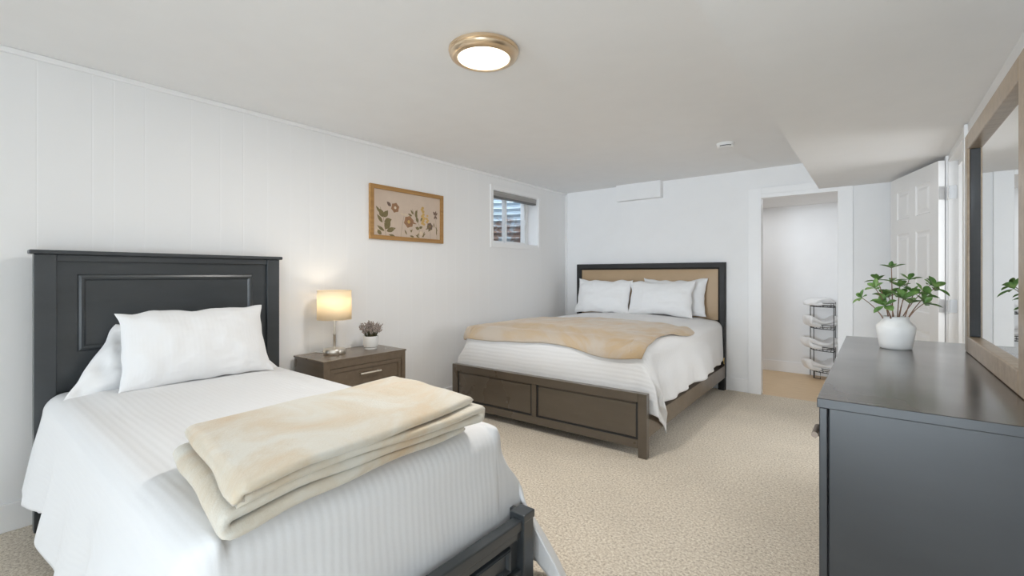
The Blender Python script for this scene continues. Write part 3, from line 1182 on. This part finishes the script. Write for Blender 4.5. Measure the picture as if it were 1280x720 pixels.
bm = bmn()
mitred(bm, 5.165, QX0, QX1, 0.0, 1.352, 0.072, 0.022)
box(bm, QX0 + 0.072, QX1 - 0.072, 5.170, 5.198, 0.62, 0.74, 0.003)
qh = obj('headboard_frame', bm, 'black_wood', qb, xf=M_q)
bm = bmn()
px0, px1, pz0, pz1 = QX0 + 0.070, QX1 - 0.070, 0.735, 1.283
N1, N2 = 20, 10
g = {}
for i in range(N1 + 1):
    for j in range(N2 + 1):
        s, q = i / N1, j / N2
        e = min(s * (px1 - px0), (1 - s) * (px1 - px0), q * (pz1 - pz0), (1 - q) * (pz1 - pz0))
        g[i, j] = bm.verts.new((px0 + (px1 - px0) * s, 5.168 - 0.016 * min(1, e / 0.05) ** 0.5, pz0 + (pz1 - pz0) * q))
for i in range(N1):
    for j in range(N2):
        bm.faces.new((g[i, j], g[i + 1, j], g[i + 1, j + 1], g[i, j + 1]))
box(bm, px0, px1, 5.166, 5.194, pz0, pz1)
obj('headboard_panel', bm, 'tan_leather', qb, 40, xf=M_q, label='tan upholstered panel')
# footboard
FY0, FY1 = 2.885, 2.935
FT = 0.428
bm = bmn()
box(bm, QX0, QX0 + 0.060, FY0, FY1, 0.0, FT, 0.003)
box(bm, QX1 - 0.060, QX1, FY0, FY1, 0.0, FT, 0.003)
box(bm, QX0 + 0.060, QX1 - 0.060, FY0, FY1, FT - 0.060, FT, 0.003)
box(bm, QX0 + 0.060, QX1 - 0.060, FY0 + 0.002, FY1, 0.060, 0.118, 0.003)
xm = QC - 0.02
box(bm, xm - 0.012, xm + 0.030, FY0 + 0.001, FY1, 0.118, FT - 0.060, 0.002)
box(bm, QX0 + 0.060, QX1 - 0.060, FY0 + 0.016, FY1 - 0.006, 0.118, FT - 0.058)
qf = obj('footboard', bm, 'espresso_wood', qb, xf=M_q)
for xa in (QX0 + 0.062, QX1 - 0.062 - 0.014, xm + 0.030, xm - 0.026):
    bm = bmn()
    box(bm, xa, xa + 0.014, FY0 + 0.010, FY0 + 0.017, 0.118, FT - 0.061)
    obj('panel_groove', bm, 'dark_slot', qf, xf=M_q)
for xa, xb in ((QX0 + 0.076, xm - 0.027), (xm + 0.045, QX1 - 0.077)):
    obj('panel_groove', box(bmn(), xa, xb, FY0 + 0.010, FY0 + 0.017, 0.118, 0.131), 'dark_slot', qf, xf=M_q)
for xa, xb in ((QX0 + 0.062, xm - 0.013), (xm + 0.031, QX1 - 0.062)):
    bm = bmn()
    box(bm, xa + 0.014, xb - 0.014, FY0 + 0.008, FY0 + 0.017, 0.132, FT - 0.075, 0.004)
    obj('footboard_panel', bm, 'espresso_wood', qf, xf=M_q)
for xa, xb in ((QX0 + 0.004, QX0 + 0.032), (QX1 - 0.032, QX1 - 0.004)):
    obj('side_rail', box(bmn(), xa, xb, FY1, 5.17, 0.130, 0.262, 0.003), 'night_wood', qb, xf=M_q)
obj('mattress_base', box(bmn(), QX0 + 0.032, QX1 - 0.032, FY1, 5.16, 0.232, 0.250), 'night_wood', qb, xf=M_q)
bm = bmn()
tube(bm, [(QX1 - 0.006, 5.12, 0.285), (QX1 - 0.006, 5.10, 0.32), (QX1 - 0.006, 5.12, 0.345)], 0.006)
obj('rail_bracket', bm, 'brass', qb, xf=M_q, label='small brass bracket')
mt = obj('mattress', box(bmn(), QX0 + 0.075, QX1 - 0.075, 3.00, 5.13, 0.252, 0.700, 0.06, 4), 'mattress_cloth', None, 40, xf=M_q)
tag(mt, 'white mattress of the queen bed hidden under its white coverlet', 'mattress')

# coverlet: local a -> +x (from QC), b -> -y from the head
M_qc = M_q @ Matrix(((1, 0, 0, QC), (0, -1, 0, 5.140), (0, 0, 1, 0), (0, 0, 0, 1)))
cvq = Cover(1.720, 2.155, 0.735, 0.50, 0.42, Rr=0.095, gap=0.018, flare=0.05, seed=6.4, out=0.045, corner_ext=-0.24, crown=0.045, head=0.5)


def hem_q(b, sgn):
    h = 0.015 * math.sin(b * 5 + 1) + 0.025 * nz(b * 3.0, sgn * 3.0 + 8) + 0.10 * sstep(1.9, 2.2, b)
    return h


bm = cvq.mesh(150, 150, -1.232, 1.232, 0.0, 2.155 + 0.40, hem_q)
bm.transform(M_qc)
o = obj('coverlet', bm, 'coverlet_crosswise', None, True, recalc=False)
solidify(o, 0.006, 1)
tag(o, 'white ridged coverlet spread over the queen bed with a corner hanging by the footboard', 'coverlet')

PG = 'pillows on the queen bed'


def qp(x, y, z, w, h, t, tilt, rz, label, seed, **kw):
    pillow('pillow', w, h, t, M_q @ mat3(None, (x, y, z), rx=R(tilt), rz=R(rz)), 'sham_linen', label, seed, PG, **kw)


qp(1.475, 5.045, 0.775, 0.70, 0.40, 0.17, -10, 0, 'white pillow at the back right, its corner showing beside the tan headboard', 25.0, ear=0.07)
qp(0.698, 4.865, 0.765, 0.70, 0.41, 0.19, -16, 0, 'white front pillow on the left half of the queen bed', 31.0, ear=0.08)
qp(1.378, 4.870, 0.770, 0.72, 0.39, 0.19, -16, 0, 'white front pillow on the right half of the queen bed', 35.0, ear=0.08)

# tan throw lying across the foot of the queen bed
bm = bmn()
NA, NB = 90, 50
g = {}
for i in range(NA + 1):
    for j in range(NB + 1):
        s, q = i / NA, j / NB
        a0_, a1_ = -0.86 + 0.02 * nz(q * 3, 2), 0.795 + 0.03 * math.sin(q * 7 + 1) + 0.035 * (1 - q)
        b0_ = 1.36 - 0.30 * s + 0.03 * nz(s * 4, 5)
        b1_ = 2.185 + 0.05 * nz(s * 3.0, 9) + 0.02 * math.sin(s * 9)
        a = a0_ + (a1_ - a0_) * s
        b = b0_ + (b1_ - b0_) * q
        p = cvq.at(a, b)
        e = 0.01
        du = cvq.at(a + e, b) - cvq.at(a - e, b)
        dw = cvq.at(a, b + e) - cvq.at(a, b - e)
        nrm = du.cross(dw).normalized()
        if nrm.z < 0:
            nrm = -nrm
        p = p + nrm * (0.010 + 0.010 * max(0, nz(a * 5, b * 5, 12)) + 0.006 * nz(a * 14, b * 9, 3) + 0.004)
        g[i, j] = bm.verts.new(p)
for i in range(NA):
    for j in range(NB):
        bm.faces.new((g[i, j], g[i + 1, j], g[i + 1, j + 1], g[i, j + 1]))
bm.transform(M_qc)
loop_ = [g[i, 0] for i in range(NA + 1)] + [g[NA, j] for j in range(1, NB + 1)] + [g[i, NB] for i in range(NA - 1, -1, -1)] + [g[0, j] for j in range(NB - 1, 0, -1)]
loop_ = [v.co + Vector((0, 0, 0.004)) for v in loop_]
o = obj('throw_blanket', bm, 'tan_plush', None, True)
pb = bmn()
tube(pb, loop_, 0.0095, 8, True)
obj('hem', pb, 'tan_plush', o, True)
solidify(o, 0.014, 1)
md = o.modifiers.new('round', 'BEVEL')
md.width = 0.006
md.segments = 3
md.limit_method = 'ANGLE'
md.angle_limit = R(60)
tag(o, 'tan plush throw spread across the foot of the queen bed', 'throw blanket')

# ------------------------------------------------------------------ nightstand
NX0, NX1, NY0, NY1, NT_ = 0.045, 0.438, 1.556, 2.226, 0.655
ns = thing('nightstand', 'dark brown nightstand with bar-handled drawers between the two beds', 'nightstand', ((NX0 + NX1) / 2, (NY0 + NY1) / 2, 0))
bm = bmn()
box(bm, NX0, NX1 - 0.022, NY0 + 0.006, NY0 + 0.026, 0.0, NT_ - 0.012, 0.002)
box(bm, NX0, NX1 - 0.022, NY1 - 0.026, NY1 - 0.006, 0.0, NT_ - 0.012, 0.002)
box(bm, NX0, NX0 + 0.012, NY0 + 0.026, NY1 - 0.026, 0.06, NT_ - 0.012)
box(bm, NX1 - 0.022, NX1 - 0.004, NY0 + 0.006, NY0 + 0.052, 0.0, NT_ - 0.012, 0.002)
box(bm, NX1 - 0.022, NX1 - 0.004, NY1 - 0.040, NY1 - 0.006, 0.0, NT_ - 0.012, 0.002)
box(bm, NX1 - 0.022, NX1 - 0.004, NY0 + 0.052, NY1 - 0.040, NT_ - 0.058, NT_ - 0.012, 0.002)
box(bm, NX1 - 0.022, NX1 - 0.004, NY0 + 0.052, NY1 - 0.040, 0.385, 0.430, 0.002)
box(bm, NX1 - 0.022, NX1 - 0.004, NY0 + 0.052, NY1 - 0.040, 0.09, 0.150, 0.002)
box(bm, NX0 + 0.012, NX1 - 0.022, NY0 + 0.026, NY1 - 0.026, 0.09, 0.10)
obj('body', bm, 'night_wood', ns)
obj('top', box(bmn(), NX0 - 0.004, NX1, NY0, NY1, NT_ - 0.012, NT_, 0.003), 'night_wood', ns)


def drawer_x(parent, xf_, y0, y1, z0, z1, sgn, mat, hy0, hy1, hz, hr=0.0065, hm='nickel'):
    """Drawer whose front looks along sgn*x; xf_ is the front plane."""
    bm = bmn()
    a, b = (xf_ - 0.018, xf_) if sgn > 0 else (xf_, xf_ + 0.018)
    w = 0.028
    box(bm, a, b, y0, y1, z0, z0 + w, 0.002)
    box(bm, a, b, y0, y1, z1 - w, z1, 0.002)
    box(bm, a, b, y0, y0 + w, z0 + w, z1 - w, 0.002)
    box(bm, a, b, y1 - w, y1, z0 + w, z1 - w, 0.002)
    c, d = (a, b - 0.007) if sgn > 0 else (a + 0.007, b)
    box(bm, c, d, y0 + w, y1 - w, z0 + w, z1 - w)
    # drawer box behind the front
    e0, e1 = (xf_ - 0.30, a) if sgn > 0 else (b, xf_ + 0.30)
    box(bm, e0, e1, y0 + 0.012, y1 - 0.012, z0 + 0.01, z1 - 0.02)
    dr = obj('drawer', bm, mat, parent)
    bm = bmn()
    xo = xf_ + sgn * 0.022
    tube(bm, [(xo, hy0, hz), (xo, hy1, hz)], hr, 10)
    for y in (hy0 + 0.014, hy1 - 0.014):
        tube(bm, [(xf_ - sgn * 0.008, y, hz), (xo, y, hz)], hr * 0.8, 8)
    obj('handle', bm, hm, dr, 40, label='brushed nickel bar handle' if hm == 'nickel' else 'dark bronze bar handle')


drawer_x(ns, NX1 - 0.008, NY0 + 0.054, NY1 - 0.042, 0.433, NT_ - 0.060, 1, 'night_wood', 1.820, 1.990, 0.535)
drawer_x(ns, NX1 - 0.008, NY0 + 0.054, NY1 - 0.042, 0.153, 0.382, 1, 'night_wood', 1.820, 1.990, 0.285)

# table lamp
LPX, LPY, LZ = 0.215, 1.765, NT_
lp = thing('table_lamp', 'lit table lamp with cream drum shade and brushed metal base on the nightstand', 'lamp', (LPX, LPY, LZ))
obj('base', lathe(bmn(), [(0.074, LZ), (0.076, LZ + 0.003), (0.076, LZ + 0.036), (0.073, LZ + 0.040), (0.02, LZ + 0.043)], LPX, LPY, 48), 'nickel', lp, 40)
bm = bmn()
lathe(bm, [(0.012, LZ + 0.042), (0.0085, LZ + 0.046), (0.0085, LZ + 0.135), (0.011, LZ + 0.138), (0.011, LZ + 0.146), (0.0085, LZ + 0.149), (0.0085, LZ + 0.26), (0.014, LZ + 0.262), (0.014, LZ + 0.30)], LPX, LPY, 20)
obj('pole', bm, 'nickel', lp, 40)
s0, s1, rs = LZ + 0.248, LZ + 0.452, 0.116
sh = obj('lamp_shade', lathe(bmn(), [(rs, s0), (rs, (s0 + s1) / 2), (rs - 0.002, s1)], LPX, LPY, 64, False, False), 'lamp_shade_cloth', lp, True)
solidify(sh, 0.0015)
for z in (s0, s1):
    bm = bmn()
    tube(bm, [(LPX + (rs - 0.001) * math.cos(2 * PI * k / 48), LPY + (rs - 0.001) * math.sin(2 * PI * k / 48), z) for k in range(48)], 0.0022, 6, True)
    obj('shade_rim', bm, 'lamp_shade_cloth', sh, True)
bm = bmn()
for k in range(3):
    a = 2 * PI * k / 3
    tube(bm, [(LPX + 0.012 * math.cos(a), LPY + 0.012 * math.sin(a), s0 + 0.055), (LPX + (rs - 0.002) * math.cos(a), LPY + (rs - 0.002) * math.sin(a), s0 + 0.012)], 0.0018, 6)
obj('shade_spider', bm, 'nickel', sh, True)
bm = bmn()
lathe(bm, [(0.012, LZ + 0.30), (0.016, LZ + 0.305), (0.024, LZ + 0.315), (0.024, LZ + 0.325), (0.016, LZ + 0.335), (0.004, LZ + 0.338)], LPX, LPY, 24)
obj('bulb', bm, 'lit_diffuser', lp, True)
l = bpy.data.lights.new('lamp_bulb_glow', 'POINT')
l.energy = 1.1
l.color = (1.0, 0.90, 0.74)
l.shadow_soft_size = 0.03
lo = bpy.data.objects.new('lamp_bulb_glow', l)
COL.objects.link(lo)
lo.parent = lp
lo.location = (0, 0, 0.375)
bm = bmn()
tube(bm, [(LPX - 0.074, LPY - 0.01, LZ + 0.006), (LPX - 0.10, LPY - 0.03, LZ + 0.0045), (LPX - 0.14, LPY - 0.05, LZ + 0.0045), (LPX - 0.172, LPY - 0.05, LZ + 0.0045)], 0.003, 8)
obj('cord', bm, 'white_plastic', lp, True)

# little potted dried plant
rnd = random.Random(5)
PX_, PY_ = 0.225, 2.058
pt = thing('potted_plant', 'small white pot of dried lilac sprigs beside the lamp on the nightstand', 'plant', (PX_, PY_, NT_))
obj('pot', lathe(bmn(), [(0.040, NT_ + 0.014), (0.050, NT_ + 0.020), (0.055, NT_ + 0.035), (0.056, NT_ + 0.100), (0.052, NT_ + 0.100), (0.051, NT_ + 0.085), (0.01, NT_ + 0.083)], PX_, PY_, 40), 'ceramic', pt, 40)
obj('saucer', lathe(bmn(), [(0.044, NT_), (0.046, NT_ + 0.004), (0.044, NT_ + 0.014), (0.02, NT_ + 0.0145)], PX_, PY_, 40), 'clear_foot', pt, 40)
bs, bh = bmn(), bmn()
for k in range(110):
    an = rnd.uniform(0, 2 * PI)
    sp_ = rnd.random() ** 0.6
    r0, r1 = 0.036 * sp_, 0.092 * sp_
    hz = rnd.uniform(0.060, 0.135) * (1 - 0.30 * sp_)
    p0 = Vector((PX_ + r0 * math.cos(an), PY_ + r0 * math.sin(an), NT_ + 0.085))
    p1 = Vector((PX_ + r1 * math.cos(an), PY_ + r1 * math.sin(an), NT_ + 0.092 + hz))
    mdp = (p0 + p1) / 2 + Vector((0, 0, 0.012))
    tube(bs, [p0, mdp, p1], 0.0012, 5)
    d_ = (p1 - mdp).normalized()
    for q in range(6):
        c = mdp.lerp(p1, 0.35 + 0.13 * q) + Vector((rnd.uniform(-1, 1), rnd.uniform(-1, 1), rnd.uniform(-1, 1))) * 0.004
        bmesh.ops.create_icosphere(bh, subdivisions=1, radius=0.0052 * (1 - 0.09 * q), matrix=Matrix.Translation(c) @ Matrix.Diagonal((1, 1, 1.5, 1)))
obj('stems', bs, 'stem_green', pt, True)
obj('flower_sprigs', bh, 'dried_lilac', pt)

# ------------------------------------------------------------------ dresser
DX0, DX1, DY0_, DY1_, DZ_ = 3.122, 3.535, 1.287, 2.688, 0.930
dr = thing('dresser', 'dark wood dresser with a glossy top reflecting brown in the right foreground', 'dresser', ((DX0 + DX1) / 2, (DY0_ + DY1_) / 2, 0))
bm = bmn()
tt = 0.022
# side ends: front stile, recessed end panel
for ya, yb, yp in ((DY0_ + 0.004, DY0_ + 0.026, DY0_ + 0.008), (DY1_ - 0.026, DY1_ - 0.004, DY1_ - 0.026)):
    box(bm, DX0 + 0.004, DX0 + 0.020, ya, yb, 0.0, DZ_ - tt, 0.002)
    box(bm, DX0 + 0.0225, DX1 - 0.004, yp, yp + 0.018, 0.03, DZ_ - tt, 0.002)
box(bm, DX1 - 0.014, DX1 - 0.005, DY0_ + 0.026, DY1_ - 0.026, 0.03, DZ_ - tt)
for z0, z1 in ((0.03, 0.09), (0.375, 0.393), (0.680, 0.698), (DZ_ - tt - 0.022, DZ_ - tt)):
    box(bm, DX0 + 0.004, DX0 + 0.022, DY0_ + 0.026, DY1_ - 0.026, z0, z1, 0.002)
ymid = (DY0_ + DY1_) / 2
box(bm, DX0 + 0.004, DX0 + 0.022, ymid - 0.012, ymid + 0.012, 0.09, 0.680, 0.002)
qw = (DY1_ - DY0_ - 0.052) / 4
for k in (1, 2, 3):
    yk = DY0_ + 0.026 + k * qw
    box(bm, DX0 + 0.004, DX0 + 0.022, yk - 0.009, yk + 0.009, 0.698, DZ_ - tt - 0.022, 0.002)
box(bm, DX0 + 0.022, DX1 - 0.014, DY0_ + 0.026, DY1_ - 0.026, 0.05, 0.062)
obj('body', bm, 'dresser_wood', dr)
o = obj('top', box(bmn(), DX0, DX1, DY0_, DY1_, DZ_ - tt, DZ_, 0.0015), 'dresser_top_reflecting', dr)
o.data.materials.append(MATS['dresser_wood'])   # edge stays body wood; the top's brown is reflection put into colour
for p in o.data.polygons:
    if p.normal.z < 0.5:
        p.material_index = 1

for ya, yb in ((DY0_ + 0.028, ymid - 0.014), (ymid + 0.014, DY1_ - 0.028)):
    for z0, z1 in ((0.092, 0.373), (0.395, 0.678)):
        c = (ya + yb) / 2 + 0.02
        drawer_x(dr, DX0 + 0.006, ya, yb, z0, z1, -1, 'dresser_wood', c - 0.06, c + 0.06, (z0 + z1) / 2, 0.006, 'dark_bronze')
for k in range(4):
    ya, yb = DY0_ + 0.026 + k * qw + 0.011, DY0_ + 0.026 + (k + 1) * qw - 0.011
    c = (ya + yb) / 2 - 0.02
    drawer_x(dr, DX0 + 0.006, ya, yb, 0.700, DZ_ - tt - 0.024, -1, 'dresser_wood', c - 0.04, c + 0.04, 0.803, 0.008, 'dark_bronze')

# mirror standing along the back of the dresser top
MX0, MX1, MY0, MY1, MZ0, MZ1 = 3.496, 3.530, 1.545, 2.432, DZ_ + 0.001, 1.742
mr = thing('dresser_mirror', 'tall mirror with a light bronze wooden frame standing on the dresser', 'mirror', ((MX0 + MX1) / 2, (MY0 + MY1) / 2, MZ0))
fwm = 0.060
bm = bmn()
box(bm, MX0, MX1, MY0, MY0 + fwm, MZ0, MZ1, 0.004)
box(bm, MX0, MX1, MY1 - fwm, MY1, MZ0, MZ1, 0.004)
box(bm, MX0, MX1, MY0 + fwm, MY1 - fwm, MZ0, MZ0 + fwm, 0.004)
box(bm, MX0, MX1, MY0 + fwm, MY1 - fwm, MZ1 - fwm, MZ1, 0.004)
obj('frame', bm, 'mirror_wood', mr)
il = 0.010
bm = bmn()
box(bm, MX0 + 0.006, MX1 - 0.004, MY0 + fwm, MY0 + fwm + il, MZ0 + fwm, MZ1 - fwm, 0.002)
obj('inner_bead', bm, 'black_wood', mr, label='dark inner bead')
bm = bmn()
box(bm, MX0 + 0.006, MX1 - 0.004, MY1 - fwm - il, MY1 - fwm, MZ0 + fwm, MZ1 - fwm, 0.002)
obj('inner_bead', bm, 'black_wood', mr, label='dark inner bead')
obj('mirror_glass', box(bmn(), MX0 + 0.020, MX0 + 0.024, MY0 + fwm, MY1 - fwm, MZ0 + fwm, MZ1 - fwm), 'mirror_glass', mr)
obj('backing', box(bmn(), MX0 + 0.0242, MX1 - 0.002, MY0 + fwm, MY1 - fwm, MZ0 + fwm, MZ1 - fwm), 'dresser_wood', mr)

# ------------------------------------------------------------------ vase with leafy branches
VX, VY = 3.292, 2.345
VB = Vector((VX, VY, DZ_))
vs = thing('leafy_vase', 'squat white ceramic vase of green leafy branches on the dresser', 'plant', tuple(VB))
z = DZ_
obj('vase', lathe(bmn(), [(0.046, z), (0.050, z + 0.003), (0.053, z + 0.022), (0.0585, z + 0.055), (0.0620, z + 0.082), (0.0595, z + 0.090), (0.047, z + 0.104), (0.041, z + 0.115),
                          (0.0405, z + 0.126), (0.039, z + 0.126), (0.039, z + 0.112), (0.04, z + 0.09), (0.04, z + 0.03), (0.005, z + 0.025)], VX, VY, 56), 'ceramic', vs, True)
RV = Vector((0.783, 0.622, 0))
FV = Vector((-0.622, 0.783, 0))
rl = random.Random(8)


def leaf(bm, base, d, L, wd, nrm):
    d = d.normalized()
    side = d.cross(nrm).normalized()
    nn = side.cross(d).normalized()
    n = 7
    rows = []
    for i in range(n + 1):
        t = i / n
        w = wd / 2 * math.sin(PI * t ** 1.35) ** 0.75 if 0 < t < 1 else 0.0006
        c = base + d * (L * t) - nn * (L * 0.15 * t * t)
        rows.append([bm.verts.new(c + side * w * k + nn * (abs(k) * w * 0.35)) for k in (-1, -0.5, 0, 0.5, 1)])
    for A, B in zip(rows, rows[1:]):
        for k in range(4):
            bm.faces.new((A[k], A[k + 1], B[k + 1], B[k]))


# (right, depth, up) of each branch's tip in metres from the vase mouth; extra whorls as fractions of the way
MO = VB + Vector((0, 0, 0.120))
BR = [((-0.118, 0.02, 0.078), [1.0], 0.030), ((-0.120, -0.05, 0.118), [1.0, 0.72], 0.030), ((-0.075, -0.04, 0.050), [1.0], 0.040),
      ((0.000, 0.02, 0.195), [1.0, 0.80, 0.62], 0.036), ((-0.030, 0.05, 0.145), [1.0, 0.66], 0.036), ((-0.012, -0.05, 0.075), [1.0], 0.046),
      ((0.078, 0.03, 0.148), [1.0, 0.70], 0.032), ((0.045, -0.03, 0.095), [1.0, 0.72], 0.044), ((0.135, -0.02, 0.118), [1.0, 0.80], 0.040),
      ((0.172, 0.04, 0.128), [1.0, 0.85], 0.030), ((0.022, 0.06, 0.080), [1.0], 0.042), ((0.058, -0.06, 0.060), [1.0], 0.042),
      ((0.042, 0.03, 0.120), [1.0], 0.038)]
for bi, ((r_, dp, up_), whorls, LL) in enumerate(BR):
    tip = MO + RV * r_ + FV * dp + Vector((0, 0, up_))
    an = rl.uniform(0, 2 * PI)
    st_ = MO + RV * (0.018 * math.copysign(1, r_ or 1) * min(1, abs(r_) / 0.05)) + FV * (0.012 * math.copysign(1, dp)) - Vector((0, 0, 0.05))
    c1 = st_ + Vector((0, 0, 0.05 + 0.30 * up_)) + RV * r_ * 0.16 + FV * dp * 0.16
    pts = []
    for i in range(11):
        t = i / 10
        pts.append(st_ * (1 - t) ** 2 + c1 * 2 * t * (1 - t) + tip * t * t)
    bm = bmn()
    tube(bm, pts, [0.0024 - 0.0011 * i / 10 for i in range(11)], 7)
    br = obj('branch', bm, 'stem_brown', vs, True)
    bm = bmn()
    for wq in whorls:
        i = wq * 10
        i0 = min(9, int(i))
        p = pts[i0].lerp(pts[i0 + 1], i - i0)
        ax = (pts[i0 + 1] - pts[i0]).normalized()
        ref = Vector((0.3, 0.2, 1)).normalized()
        u = ax.cross(ref).normalized()
        v = ax.cross(u).normalized()
        n_ = 5 if wq == 1.0 else 4
        a0 = rl.uniform(0, 2 * PI)
        for k in range(n_):
            a = a0 + 2 * PI * k / n_ + rl.uniform(-0.25, 0.25)
            dd = (u * math.cos(a) + v * math.sin(a)) * 0.9 + ax * rl.uniform(0.1, 0.6) + Vector((0, 0, 0.15))
            leaf(bm, p, dd, LL * rl.uniform(1.0, 1.4), LL * rl.uniform(0.58, 0.72), ax + Vector((0, 0, 0.6)))
        if wq == 1.0:
            leaf(bm, p, ax + Vector((0, 0, 0.2)), LL * 0.8, LL * 0.5, u)
    o = obj('leaves', bm, 'leaf_green', br, True)

# ------------------------------------------------------------------ corner rack with towels in the hall
CX, CY = 2.868, 6.606
RK = 0.250
rk = thing('corner_rack', 'black wire four-tier corner rack in the hall beyond the opening', 'rack', (CX, CY, 0))


def quarter(r, z, off=0.0):
    """Quarter-round outline bulging toward the room, corner at CX, CY."""
    pts = [(CX - 0.006, CY - 0.006, z)]
    for i in range(15):
        a = PI + PI / 2 * i / 14
        pts.append((CX - 0.006 + r * math.cos(a), CY - 0.006 + r * math.sin(a), z))
    return pts


TZ = [0.085, 0.335, 0.590, 0.845]
for tz in TZ:
    bm = bmn()
    tube(bm, quarter(RK, tz), 0.0045, 6, True)
    tube(bm, quarter(RK, tz + 0.045)[1:], 0.0040, 6)
    tube(bm, quarter(RK + 0.004, tz + 0.022)[1:], 0.0030, 6)
    for k in range(1, 7):
        f = k / 7
        x = CX - 0.006 - RK * f
        yl = CY - 0.006 - RK * math.sqrt(max(0, 1 - f * f))
        tube(bm, [(x, CY - 0.006, tz), (x, yl, tz)], 0.0022, 5)
    for i in (2, 5, 8, 11, 14):
        a, b = quarter(RK, tz)[i], quarter(RK, tz + 0.045)[i]
        tube(bm, [a, b], 0.0025, 5)
    obj('tier', bm, 'black_wire', rk, True)
for px_, py_ in ((CX - 0.006 - RK, CY - 0.008), (CX - 0.008, CY - 0.006 - RK), (CX - 0.008, CY - 0.008), (CX - 0.008 - RK * 0.80, CY - 0.006 - RK * 0.60)):
    obj('upright', tube(bmn(), [(px_, py_, 0.0), (px_, py_, 0.895)], 0.0042, 7), 'black_wire', rk, True)
bm = bmn()
fx_, fy_ = CX - 0.17, CY - 0.185
tube(bm, [(fx_ - 0.03, fy_ + 0.015, 0.083), (fx_ - 0.03, fy_ + 0.015, 0.006), (fx_ + 0.03, fy_ - 0.015, 0.006), (fx_ + 0.03, fy_ - 0.015, 0.083)], 0.004, 6)
obj('foot', bm, 'black_wire', rk, True)

TL = ['white folded towel on the bottom tier of the wire rack', 'white folded towel on the second lowest tier of the wire rack',
      'white folded towel on the second highest tier of the wire rack', 'white folded towel on the top tier of the wire rack']
for ti, tz in enumerate(TZ):
    L2 = 0.30 if ti < 3 else 0.23
    nl = 2
    pth = serpentine(-L2 / 2, L2 / 2, 0.022, 0.040, nl, 'right', 0.02, jit=[(0.01, -0.01), (0.0, 0.012), (-0.012, 0.0)][:nl])
    sag = 0.052 if ti < 3 else -0.020

    def warp_w(p, ti=ti, sag=sag, L2=L2):
        u = p.y / (L2 / 2)
        z = p.z + sag * (u * u) * (0.35 + 8 * p.z) + 0.012 * nz(ti * 5 + p.y * 9, p.x * 10, p.z * 20)
        x = p.x + 0.022 * nz(ti * 3 + p.y * 8, p.z * 25, 4) + 0.02 * (1 - u * u)
        y = p.y + 0.02 * nz(ti + p.x * 12, p.z * 22, 7)
        return Vector((x, y, max(0.004, z)))

    bm = ribbon(pth, -0.075, 0.085, 0.044, 12, ti * 3.0, 0.03, warp_w)
    # local y runs along the rack's front, local x outward
    bm.transform(Matrix.Translation((CX - 0.140, CY - 0.125, TZ[ti] + 0.012)) @ Matrix.Rotation(R(-90 + 38.4), 4, 'Z') @ Matrix.Diagonal((1, 1, 1, 1)))
    o = obj('towel', bm, 'towel_terry', None, True)
    subsurf(o, 1)
    tag(o, TL[ti], 'towel', 'folded towels on the wire rack')
